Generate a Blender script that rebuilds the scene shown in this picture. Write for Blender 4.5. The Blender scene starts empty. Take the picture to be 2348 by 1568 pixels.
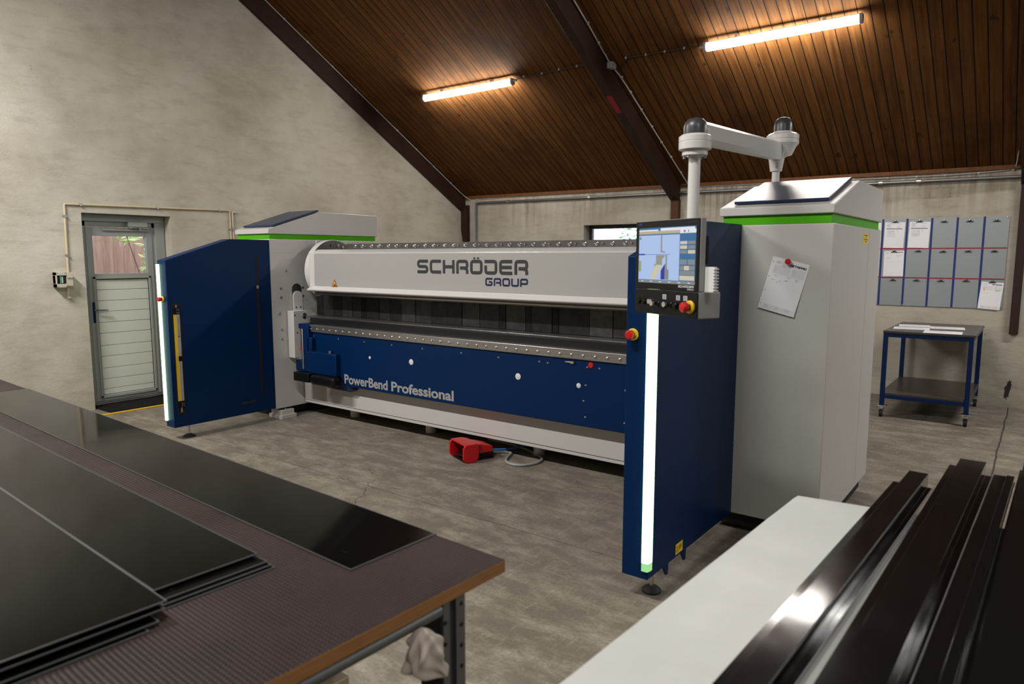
import bpy, bmesh, math, random
from mathutils import Vector, Matrix
rnd = random.Random(7)
PI = math.pi
scene = bpy.context.scene
COL = scene.collection

# ------------------------------------------------------------------ camera
FPX = 1604.0
cam = bpy.data.cameras.new('camera')
cam.sensor_width = 36.0
cam.lens = 36.0 * FPX / 2348.0
cam.clip_start = 0.05
cam.clip_end = 200
cam.dof.use_dof = True
cam.dof.focus_distance = 5.2
cam.dof.aperture_fstop = 3.2
camo = bpy.data.objects.new('camera', cam)
COL.objects.link(camo)
YAW, PIT = math.radians(37.12), math.radians(-6.966)
camo.location = (0, 0, 1.65)
camo.rotation_euler = (PI / 2 + PIT, 0, YAW)
scene.camera = camo

# ------------------------------------------------------------------ view, world, lights
vs = scene.view_settings
vs.view_transform = 'Standard'
vs.look = 'None'
vs.gamma = 1.0
vs.use_curve_mapping = False
vs.exposure = -0.22
TUBE = 125.0        # radiance of the fluorescent tubes
scene.cycles.max_bounces = 8
scene.cycles.diffuse_bounces = 4
scene.cycles.glossy_bounces = 4
scene.cycles.transparent_max_bounces = 8
scene.cycles.sample_clamp_indirect = 4.0
scene.cycles.caustics_reflective = False
scene.cycles.caustics_refractive = False
scene.cycles.use_denoising = True

w = bpy.data.worlds.new('world')
scene.world = w
w.use_nodes = True
wn = w.node_tree.nodes
wn['Background'].inputs[0].default_value = (0.72, 0.86, 1.0, 1)
wn['Background'].inputs[1].default_value = 4.0


def area(name, loc, target, sx, sy, power, col):
    l = bpy.data.lights.new(name, 'AREA')
    l.shape = 'RECTANGLE'
    l.size, l.size_y = sx, sy
    l.energy = power
    l.color = col
    o = bpy.data.objects.new(name, l)
    COL.objects.link(o)
    o.location = loc
    d = Vector(target) - Vector(loc)
    o.rotation_euler = d.to_track_quat('-Z', 'Y').to_euler()
    return o


WARM = (1.0, 0.965, 0.91)
# tubes of the bays and the roof slope behind the camera (strip lamps, 1.5 m)
for i, (lx, ly, lz, e) in enumerate([(1.65, 7.15, 3.72, 130), (5.6, 7.15, 3.72, 90), (-6.2, 0.6, 4.3, 260),
                                     (-2.2, 0.6, 4.3, 150), (1.65, 0.6, 4.3, 62)]):
    area('strip_lamp', (lx, ly, lz), (lx, ly - (0.5 if ly > 3 else -0.9), 0), 1.5, 0.09, e, WARM)
# unseen bluish fill light added at the right end of the hall
area('added_daylight_fill', (7.6, 3.0, 1.7), (-2, 3.5, 1.0), 2.6, 2.2, 25, (0.78, 0.9, 1.0))


# ------------------------------------------------------------------ materials
def lin(c):
    return tuple(((x / 12.92) if x <= 0.04045 else ((x + 0.055) / 1.055) ** 2.4) for x in c)


def rgb(r, g, b):
    return lin((r / 255, g / 255, b / 255)) + (1.0,)


MATS = {}


class NT:
    """tiny helper round a node tree"""

    def __init__(self, name):
        self.m = bpy.data.materials.new(name)
        self.m.use_nodes = True
        self.t = self.m.node_tree
        self.n = self.t.nodes
        self.b = self.n['Principled BSDF']
        MATS[name] = self.m

    def new(self, typ, **kw):
        x = self.n.new(typ)
        for k, v in kw.items():
            if k.startswith('i_'):
                key = k[2:]
                key = int(key) if key.isdigit() else key.replace('_', ' ')
                x.inputs[key].default_value = v
            else:
                setattr(x, k, v)
        return x

    def link(self, a, b):
        self.t.links.new(a, b)

    def coord(self, scale=(1, 1, 1), out='Object'):
        c = self.new('ShaderNodeTexCoord')
        mp = self.new('ShaderNodeMapping')
        mp.inputs['Scale'].default_value = scale
        self.link(c.outputs[out], mp.inputs['Vector'])
        return mp.outputs[0]

    def noise(self, vec, scale, detail=4, rough=0.55):
        x = self.new('ShaderNodeTexNoise')
        x.inputs['Scale'].default_value = scale
        x.inputs['Detail'].default_value = detail
        x.inputs['Roughness'].default_value = rough
        if vec is not None:
            self.link(vec, x.inputs['Vector'])
        return x.outputs['Fac']

    def ramp(self, fac, *stops):
        r = self.new('ShaderNodeValToRGB')
        e = r.color_ramp.elements
        while len(e) < len(stops):
            e.new(0.5)
        for el, (p, c) in zip(e, stops):
            el.position = p
            el.color = c if len(c) == 4 else tuple(c) + (1,)
        self.link(fac, r.inputs[0])
        return r.outputs[0]

    def math(self, op, a, b=None, c=None):
        m = self.new('ShaderNodeMath', operation=op)
        for i, v in enumerate((a, b, c)):
            if v is None:
                continue
            if isinstance(v, (int, float)):
                m.inputs[i].default_value = v
            else:
                self.link(v, m.inputs[i])
        return m.outputs[0]

    def mix(self, fac, a, b, mode='MIX'):
        m = self.new('ShaderNodeMix', data_type='RGBA', blend_type=mode)
        for i, v in ((0, fac), (6, a), (7, b)):
            if isinstance(v, (int, float)):
                m.inputs[i].default_value = v
            elif isinstance(v, tuple):
                m.inputs[i].default_value = v
            else:
                self.link(v, m.inputs[i])
        return m.outputs[2]

    def bump(self, h, strength=0.3, dist=0.01):
        b = self.new('ShaderNodeBump')
        b.inputs['Strength'].default_value = strength
        b.inputs['Distance'].default_value = dist
        self.link(h, b.inputs['Height'])
        self.link(b.outputs[0], self.b.inputs['Normal'])

    def set(self, col=None, rough=None, metal=None, spec=None):
        b = self.b
        if col is not None:
            b.inputs['Base Color'].default_value = col
        if rough is not None:
            b.inputs['Roughness'].default_value = rough
        if metal is not None:
            b.inputs['Metallic'].default_value = metal
        if spec is not None:
            b.inputs['Specular IOR Level'].default_value = spec
        return self


def plain(name, col, rough=0.5, metal=0.0, spec=0.5, grain=0.0, gscale=300):
    t = NT(name).set(col, rough, metal, spec)
    if grain:
        h = t.noise(t.coord(), gscale, 2)
        t.bump(h, grain, 0.002)
    return t.m


def emit(name, col, strength):
    t = NT(name).set((0.02, 0.02, 0.02, 1), 0.4)
    t.b.inputs['Emission Color'].default_value = col
    t.b.inputs['Emission Strength'].default_value = strength
    return t.m


plain('white_paint', (0.56, 0.55, 0.535, 1), 0.36, grain=0.35, gscale=420)
plain('white_smooth', (0.66, 0.655, 0.64, 1), 0.3)
plain('blue_paint', (0.0005, 0.0185, 0.08, 1), 0.4, spec=0.15, grain=0.25, gscale=420)
plain('green_paint', (0.075, 0.40, 0.001, 1), 0.5, spec=0.2)
plain('panel_blue', (0.008, 0.024, 0.07, 1), 0.3, spec=0.55, grain=0.3, gscale=420)
plain('black_plastic', (0.006, 0.006, 0.0065, 1), 0.35, spec=0.25)
plain('black_void', (0.004, 0.004, 0.004, 1), 0.8)
plain('black_steel', (0.03, 0.03, 0.033, 1), 0.38, 0.6)
plain('red_plastic', (0.55, 0.008, 0.01, 1), 0.38)
plain('yellow_plastic', (0.75, 0.5, 0.01, 1), 0.45)
plain('grey_plastic', (0.3, 0.3, 0.3, 1), 0.4)
plain('chrome', (0.75, 0.75, 0.76, 1), 0.18, 1.0)
plain('zinc', (0.5, 0.5, 0.5, 1), 0.35, 1.0)
plain('galvanised', (0.24, 0.25, 0.255, 1), 0.42, 0.9)
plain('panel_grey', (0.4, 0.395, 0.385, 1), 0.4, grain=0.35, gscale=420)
plain('logo_grey', (0.035, 0.035, 0.04, 1), 0.45)
plain('logo_navy', (0.008, 0.014, 0.06, 1), 0.45)
plain('letter_silver', (0.34, 0.34, 0.35, 1), 0.4)
plain('sign_orange', (0.85, 0.33, 0.01, 1), 0.5)
plain('sign_yellow', (0.85, 0.62, 0.01, 1), 0.5)
plain('ink_black', (0.015, 0.015, 0.018, 1), 0.6)
plain('ink_grey', (0.48, 0.48, 0.5, 1), 0.7)
plain('ink_pale', (0.72, 0.72, 0.75, 1), 0.7)
plain('ink_blue', (0.25, 0.28, 0.45, 1), 0.7)
plain('ink_orange', (0.9, 0.3, 0.08, 1), 0.7)
plain('ink_green', (0.3, 0.75, 0.15, 1), 0.7)
plain('ink_lime', (0.75, 0.85, 0.2, 1), 0.7)
plain('paper', (0.82, 0.82, 0.86, 1), 0.7)
plain('acrylic', (0.7, 0.72, 0.72, 1), 0.15)
plain('door_grey', (0.3, 0.325, 0.31, 1), 0.4)
plain('door_white', (0.62, 0.65, 0.58, 1), 0.45, grain=0.2, gscale=150)
plain('conduit_cream', (0.6, 0.5, 0.34, 1), 0.5)
plain('box_cream', (0.55, 0.51, 0.41, 1), 0.5)
plain('cable_white', (0.42, 0.405, 0.38, 1), 0.5)
plain('cable_dark', (0.03, 0.022, 0.018, 1), 0.5)
plain('cable_grey', (0.32, 0.34, 0.34, 1), 0.3)
plain('cable_blue', (0.02, 0.15, 0.5, 1), 0.35)
plain('rubber', (0.02, 0.02, 0.02, 1), 0.7)
plain('mat_black', (0.009, 0.009, 0.0085, 1), 0.95, spec=0.15, grain=0.8, gscale=260)
plain('tape_yellow', (0.62, 0.36, 0.01, 1), 0.6)
plain('tape_blue', (0.004, 0.022, 0.15, 1), 0.45)
plain('tape_red', (0.28, 0.008, 0.016, 1), 0.45)
plain('cart_blue', (0.001, 0.016, 0.075, 1), 0.4, spec=0.25)
plain('shelf_brown', (0.05, 0.04, 0.034, 1), 0.3)
plain('grey_dome', (0.05, 0.05, 0.052, 1), 0.35)
plain('rag_cloth', (0.62, 0.54, 0.49, 1), 0.9)
plain('lamp_housing', (0.4, 0.4, 0.4, 1), 0.5)
plain('frame_dark', (0.012, 0.016, 0.018, 1), 0.4)
plain('fence_wood', (0.62, 0.29, 0.22, 1), 0.7)
plain('leaf_green', (0.75, 0.82, 0.42, 1), 0.5)
plain('leaf_dark', (0.16, 0.3, 0.14, 1), 0.5)
plain('stem_brown', (0.12, 0.08, 0.05, 1), 0.8)
plain('grass', (0.2, 0.3, 0.1, 1), 0.9)
emit('tube_glow', (1.0, 0.955, 0.9, 1), TUBE)
emit('strip_glow', (0.62, 1.0, 0.5, 1), 5.0)
emit('strip_end', (0.4, 0.9, 0.36, 1), 0.95)
emit('led_green', (0.15, 0.9, 0.3, 1), 0.7)
for nm, c, s in (('ui_sky', (0.45, 0.62, 0.95, 1), 0.92), ('ui_teal', (0.01, 0.17, 0.42, 1), 0.75), ('ui_white', (0.85, 0.88, 0.95, 1), 0.95),
                 ('ui_cream', (0.72, 0.68, 0.5, 1), 0.85), ('ui_grey', (0.3, 0.34, 0.36, 1), 0.7), ('ui_sand', (0.62, 0.52, 0.33, 1), 0.8),
                 ('ui_blue', (0.0, 0.02, 0.42, 1), 0.8), ('ui_stone', (0.36, 0.36, 0.32, 1), 0.8), ('ui_olive', (0.4, 0.45, 0.26, 1), 0.75)):
    emit(nm, c, s)


def glass_mat():
    t = NT('pane_glass')
    tr = t.new('ShaderNodeBsdfTransparent')
    gl = t.new('ShaderNodeBsdfGlossy')
    gl.inputs['Roughness'].default_value = 0.02
    fr = t.new('ShaderNodeFresnel')
    fr.inputs['IOR'].default_value = 1.45
    mx = t.new('ShaderNodeMixShader')
    t.link(fr.outputs[0], mx.inputs[0])
    t.link(tr.outputs[0], mx.inputs[1])
    t.link(gl.outputs[0], mx.inputs[2])
    t.link(mx.outputs[0], t.n['Material Output'].inputs['Surface'])


glass_mat()


def concrete_wall(name, base, dark, pale, stains):
    t = NT(name)
    v = t.coord()
    n1 = t.noise(v, 0.9, 6, 0.62)
    n2 = t.noise(t.coord((2.2, 2.2, 6.0)), 1.2, 8, 0.7)
    n3 = t.noise(v, 45, 3, 0.6)
    c = t.ramp(n1, (0.32, dark), (0.5, base), (0.7, pale))
    c = t.mix(t.math('MULTIPLY', t.ramp(n2, (0.5, (0, 0, 0)), (0.78, (1, 1, 1))), 0.6), c, pale)
    c = t.mix(t.math('MULTIPLY', t.ramp(t.noise(t.coord((1.3, 1.3, 4.5)), 1.9, 7, 0.68), (0.5, (0, 0, 0)), (0.7, (1, 1, 1))), 0.42), c,
              tuple(x * 0.72 for x in dark[:3]) + (1,))
    # small dark specks
    c = t.mix(t.math('MULTIPLY', t.ramp(t.noise(v, 11, 2, 0.5), (0.755, (0, 0, 0)), (0.79, (1, 1, 1))), 0.5), c, (0.12, 0.1, 0.08, 1))
    if stains:
        # brown water marks that run down from the eaves and show the brick courses under the plaster
        sx = t.new('ShaderNodeSeparateXYZ')
        co = t.new('ShaderNodeTexCoord')
        t.link(co.outputs['Object'], sx.inputs[0])
        high = t.new('ShaderNodeMapRange', clamp=True)
        t.link(sx.outputs['Z'], high.inputs[0])
        high.inputs[1].default_value = 1.9
        high.inputs[2].default_value = 2.55
        streak = t.ramp(t.noise(t.coord((7.0, 1.0, 0.35)), 2.2, 5, 0.65), (0.42, (0, 0, 0)), (0.64, (1, 1, 1)))
        patch = t.ramp(t.noise(t.coord((1.0, 1.0, 0.6)), 1.0, 3, 0.5), (0.4, (0.1, 0.1, 0.1)), (0.58, (1, 1, 1)))
        m = t.math('MULTIPLY', t.math('MULTIPLY', streak, high.outputs[0]), patch)
        c = t.mix(t.math('MULTIPLY', m, 0.75), c, (0.17, 0.1, 0.05, 1))
        br = t.new('ShaderNodeTexBrick')
        br.inputs['Scale'].default_value = 1.0
        br.inputs['Brick Width'].default_value = 0.2
        br.inputs['Row Height'].default_value = 0.105
        br.inputs['Mortar Size'].default_value = 0.009
        br.inputs['Mortar Smooth'].default_value = 0.6
        cb = t.new('ShaderNodeCombineXYZ')
        t.link(sx.outputs['X'], cb.inputs[0])
        t.link(sx.outputs['Z'], cb.inputs[1])
        t.link(cb.outputs[0], br.inputs['Vector'])
        dist = t.new('ShaderNodeVectorMath', operation='DISTANCE')
        mp = t.new('ShaderNodeMapping')
        mp.inputs['Scale'].default_value = (1.6, 0.0, 1.6)
        mp.inputs['Location'].default_value = (1.05 * 1.6, 0, -2.28 * 1.6)
        t.link(co.outputs['Object'], mp.inputs[0])
        t.link(mp.outputs[0], dist.inputs[0])
        near = t.ramp(t.math('ADD', dist.outputs['Value'], t.math('MULTIPLY', t.noise(v, 4, 4), 0.45)), (0.42, (1, 1, 1)), (0.75, (0, 0, 0)))
        c = t.mix(t.math('MULTIPLY', t.math('MULTIPLY', near, t.math('MULTIPLY', br.outputs['Fac'], t.ramp(t.noise(v, 7, 4), (0.4, (0, 0, 0)), (0.6, (1, 1, 1))))), 0.55), c, (0.15, 0.085, 0.04, 1))
        c = t.mix(t.math('MULTIPLY', near, t.math('MULTIPLY', t.noise(v, 9, 6, 0.7), 0.45)), c, (0.2, 0.125, 0.065, 1))
    t.link(c, t.b.inputs['Base Color'])
    t.set(rough=0.92, spec=0.2)
    t.bump(t.math('ADD', t.math('MULTIPLY', n2, 0.8), t.math('MULTIPLY', n3, 0.35)), 0.5, 0.013)


concrete_wall('plaster_grey', (0.50, 0.465, 0.395, 1), (0.40, 0.362, 0.298, 1), (0.61, 0.58, 0.51, 1), False)
concrete_wall('plaster_back', (0.43, 0.395, 0.33, 1), (0.34, 0.305, 0.25, 1), (0.50, 0.47, 0.41, 1), True)


def floor_mat():
    t = NT('concrete_floor')
    v = t.coord()
    n1 = t.noise(v, 0.7, 6, 0.6)
    n2 = t.noise(t.coord((1, 2.2, 1)), 3.2, 9, 0.72)
    n3 = t.noise(v, 60, 3, 0.6)
    c = t.ramp(n1, (0.3, (0.145, 0.124, 0.098)), (0.55, (0.2, 0.175, 0.141)), (0.75, (0.245, 0.22, 0.18)))
    c = t.mix(t.math('MULTIPLY', t.ramp(n2, (0.45, (0, 0, 0)), (0.64, (1, 1, 1))), 0.75), c, (0.36, 0.32, 0.26, 1))
    c = t.mix(t.math('MULTIPLY', t.ramp(t.noise(v, 6.5, 7, 0.75), (0.5, (0, 0, 0)), (0.7, (1, 1, 1))), 0.42), c, (0.12, 0.1, 0.08, 1))
    scuff = t.ramp(t.noise(t.coord((9, 1.6, 1)), 3.0, 9, 0.78), (0.55, (0, 0, 0)), (0.66, (1, 1, 1)))
    c = t.mix(t.math('MULTIPLY', scuff, 0.28), c, (0.5, 0.46, 0.39, 1))
    c = t.mix(t.math('MULTIPLY', t.ramp(n3, (0.42, (0, 0, 0)), (0.7, (1, 1, 1))), 0.4), c, (0.1, 0.088, 0.074, 1))
    # fine cracks
    vo = t.new('ShaderNodeTexVoronoi', feature='DISTANCE_TO_EDGE')
    vo.inputs['Scale'].default_value = 0.85
    wob = t.new('ShaderNodeVectorMath', operation='ADD')
    nz = t.new('ShaderNodeTexNoise')
    nz.inputs['Scale'].default_value = 2.2
    nz.inputs['Detail'].default_value = 6
    t.link(v, nz.inputs['Vector'])
    sc = t.new('ShaderNodeVectorMath', operation='SCALE')
    sc.inputs['Scale'].default_value = 0.5
    t.link(nz.outputs['Color'], sc.inputs[0])
    t.link(v, wob.inputs[0])
    t.link(sc.outputs[0], wob.inputs[1])
    t.link(wob.outputs[0], vo.inputs['Vector'])
    crack = t.math('LESS_THAN', vo.outputs['Distance'], 0.0025)
    mask = t.ramp(t.noise(v, 0.6, 2), (0.54, (0, 0, 0)), (0.6, (1, 1, 1)))
    cm = t.math('MULTIPLY', crack, mask)
    c = t.mix(t.math('MULTIPLY', cm, 0.75), c, (0.03, 0.026, 0.022, 1))
    # expansion joint by the cart
    sx = t.new('ShaderNodeSeparateXYZ')
    co = t.new('ShaderNodeTexCoord')
    t.link(co.outputs['Object'], sx.inputs[0])
    jx = t.math('LESS_THAN', t.math('ABSOLUTE', t.math('ADD', sx.outputs['X'], t.math('ADD', 0.205, t.math('MULTIPLY', t.math('SUBTRACT', nz.outputs['Fac'], 0.5), 0.03)))), 0.007)
    jy = t.math('LESS_THAN', t.math('ABSOLUTE', t.math('ADD', sx.outputs['Y'], t.math('ADD', -3.28, t.math('MULTIPLY', t.math('SUBTRACT', nz.outputs['Fac'], 0.5), 0.05)))), 0.0022)
    j = t.math('MAXIMUM', jx, jy)
    c = t.mix(t.math('MULTIPLY', j, 0.8), c, (0.025, 0.022, 0.02, 1))
    t.link(c, t.b.inputs['Base Color'])
    t.link(t.ramp(n2, (0.3, (0.5, 0.5, 0.5)), (0.7, (0.8, 0.8, 0.8))), t.b.inputs['Roughness'])
    t.b.inputs['Specular IOR Level'].default_value = 0.35
    t.bump(t.math('SUBTRACT', t.math('ADD', t.math('MULTIPLY', n2, 0.6), t.math('MULTIPLY', n3, 0.15)), t.math('MULTIPLY', t.math('MAXIMUM', cm, j), 0.8)), 0.5, 0.006)


floor_mat()


def plank_mat():
    t = NT('ceiling_planks')
    co = t.new('ShaderNodeTexCoord')
    sx = t.new('ShaderNodeSeparateXYZ')
    t.link(co.outputs['Object'], sx.inputs[0])
    px = t.math('DIVIDE', sx.outputs['X'], 0.1085)
    pid = t.math('FLOOR', px)
    fr = t.math('FRACT', px)
    wn_ = t.new('ShaderNodeTexWhiteNoise', noise_dimensions='1D')
    t.link(pid, wn_.inputs['W'])
    edge = t.math('MINIMUM', fr, t.math('SUBTRACT', 1.0, fr))
    gap = t.math('LESS_THAN', edge, 0.045)
    cb = t.new('ShaderNodeCombineXYZ')
    t.link(t.math('MULTIPLY', sx.outputs['X'], 16), cb.inputs[0])
    t.link(t.math('ADD', sx.outputs['Y'], t.math('MULTIPLY', wn_.outputs['Value'], 37)), cb.inputs[1])
    t.link(t.math('MULTIPLY', pid, 3.1), cb.inputs[2])
    gr = t.noise(cb.outputs[0], 1.6, 7, 0.65)
    c = t.ramp(gr, (0.3, (0.062, 0.024, 0.006)), (0.52, (0.128, 0.053, 0.0135)), (0.75, (0.2, 0.088, 0.024)))
    c = t.mix(t.ramp(wn_.outputs['Value'], (0.0, (0.0, 0, 0)), (1.0, (0.5, 0.5, 0.5))), c, (0.07, 0.028, 0.0075, 1))
    st = t.ramp(t.noise(t.coord((0.8, 0.8, 0.8)), 1.3, 5, 0.62), (0.5, (0, 0, 0)), (0.72, (1, 1, 1)))
    c = t.mix(t.math('MULTIPLY', st, 0.65), c, (0.028, 0.012, 0.005, 1))
    kn = t.ramp(t.noise(t.coord((1, 0.6, 0.6)), 9, 2, 0.5), (0.7, (0, 0, 0)), (0.76, (1, 1, 1)))
    c = t.mix(t.math('MULTIPLY', kn, 0.7), c, (0.02, 0.009, 0.004, 1))
    c = t.mix(t.math('MULTIPLY', gap, 0.93), c, (0.004, 0.002, 0.001, 1))
    t.link(c, t.b.inputs['Base Color'])
    t.set(rough=0.8, spec=0.12)
    t.bump(t.math('ADD', t.math('MULTIPLY', t.ramp(edge, (0.0, (0, 0, 0)), (0.05, (1, 1, 1))), 0.6), t.math('MULTIPLY', gr, 0.3)), 0.35, 0.008)


plank_mat()


def timber(name, a, b):
    t = NT(name)
    n = t.noise(t.coord((6, 1.2, 1.2)), 4, 6, 0.65)
    t.link(t.ramp(n, (0.3, a), (0.7, b)), t.b.inputs['Base Color'])
    t.set(rough=0.65, spec=0.3)
    t.bump(n, 0.3, 0.006)


timber('rafter_brown', (0.022, 0.008, 0.0045), (0.04, 0.0145, 0.008))
timber('post_brown', (0.06, 0.022, 0.008), (0.1, 0.036, 0.013))
timber('trim_orange', (0.11, 0.038, 0.01), (0.18, 0.07, 0.02))
timber('old_beam', (0.018, 0.008, 0.006), (0.03, 0.013, 0.01))


def sheet_mat(name, col, rough, scratch=True, spec=0.4):
    t = NT(name).set(col, rough, 0.0, spec)
    n = t.noise(t.coord(), 5, 4, 0.6)
    t.link(t.ramp(n, (0.35, (rough * 0.75,) * 3), (0.7, (rough * 1.35,) * 3)), t.b.inputs['Roughness'])
    if scratch:
        s = t.ramp(t.noise(t.coord((1.2, 14, 1)), 3.0, 2, 0.5), (0.74, (0, 0, 0)), (0.8, (1, 1, 1)))
        t.link(t.mix(t.math('MULTIPLY', s, 0.35), col, (0.06, 0.06, 0.062, 1)), t.b.inputs['Base Color'])


sheet_mat('coated_sheet', (0.0035, 0.0032, 0.003, 1), 0.07, spec=0.11)
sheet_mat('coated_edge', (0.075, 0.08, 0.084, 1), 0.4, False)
sheet_mat('profile_black', (0.0065, 0.006, 0.006, 1), 0.1)
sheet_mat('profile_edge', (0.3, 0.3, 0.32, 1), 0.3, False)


def film_ply():
    t = NT('film_ply')
    v = t.coord()
    sx = t.new('ShaderNodeSeparateXYZ')
    t.link(v, sx.inputs[0])
    wx = t.math('SINE', t.math('MULTIPLY', sx.outputs['X'], PI / 0.0105))
    wy = t.math('SINE', t.math('MULTIPLY', sx.outputs['Y'], PI / 0.0105))
    h = t.math('MULTIPLY', t.math('MULTIPLY', wx, wx), t.math('MULTIPLY', wy, wy))
    n = t.noise(v, 3, 5, 0.6)
    c = t.ramp(n, (0.3, (0.018, 0.0105, 0.0098)), (0.7, (0.034, 0.021, 0.02)))
    c = t.mix(t.math('MULTIPLY', t.ramp(t.noise(v, 20, 2, 0.5), (0.77, (0, 0, 0)), (0.79, (1, 1, 1))), 0.8), c, (0.45, 0.24, 0.1, 1))
    t.link(c, t.b.inputs['Base Color'])
    t.set(rough=0.45, spec=0.16)
    t.bump(h, 0.7, 0.002)


film_ply()


def ply_edge():
    t = NT('ply_edge')
    n = t.noise(t.coord((1, 1, 30)), 8, 4, 0.6)
    t.link(t.ramp(n, (0.3, (0.26, 0.12, 0.035)), (0.7, (0.4, 0.2, 0.065))), t.b.inputs['Base Color'])
    t.set(rough=0.8)


ply_edge()


def white_board():
    t = NT('white_board')
    n = t.noise(t.coord(), 4, 5, 0.6)
    t.link(t.ramp(n, (0.3, (0.47, 0.475, 0.455)), (0.7, (0.535, 0.54, 0.525))), t.b.inputs['Base Color'])
    t.set(rough=0.55)


white_board()


def steel(name, a, b, sc=(2, 60, 60), rough=0.35):
    t = NT(name)
    n = t.noise(t.coord(sc), 1.5, 5, 0.6)
    t.link(t.ramp(n, (0.3, a), (0.7, b)), t.b.inputs['Base Color'])
    t.set(rough=rough, metal=0.85)


steel('bright_rail', (0.3, 0.29, 0.28), (0.46, 0.45, 0.44))
steel('dark_strip', (0.1, 0.095, 0.095), (0.16, 0.155, 0.15), (3, 3, 3), 0.5)
steel('table_steel', (0.2, 0.2, 0.2), (0.34, 0.34, 0.34), (4, 30, 30), 0.28)
for i in range(4):
    k = (0.042, 0.062, 0.085, 0.028)[i]
    steel('blade_%d' % i, (k * 0.7, k * 0.68, k * 0.7), (k * 1.25, k * 1.22, k * 1.25), (9, 9, 9), 0.5)


def galv_board():
    t = NT('board_metal')
    n = t.noise(t.coord(), 160, 2, 0.5)
    t.link(t.ramp(n, (0.3, (0.3, 0.335, 0.355)), (0.7, (0.38, 0.415, 0.435))), t.b.inputs['Base Color'])
    t.set(rough=0.42, metal=0.55)


galv_board()


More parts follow.
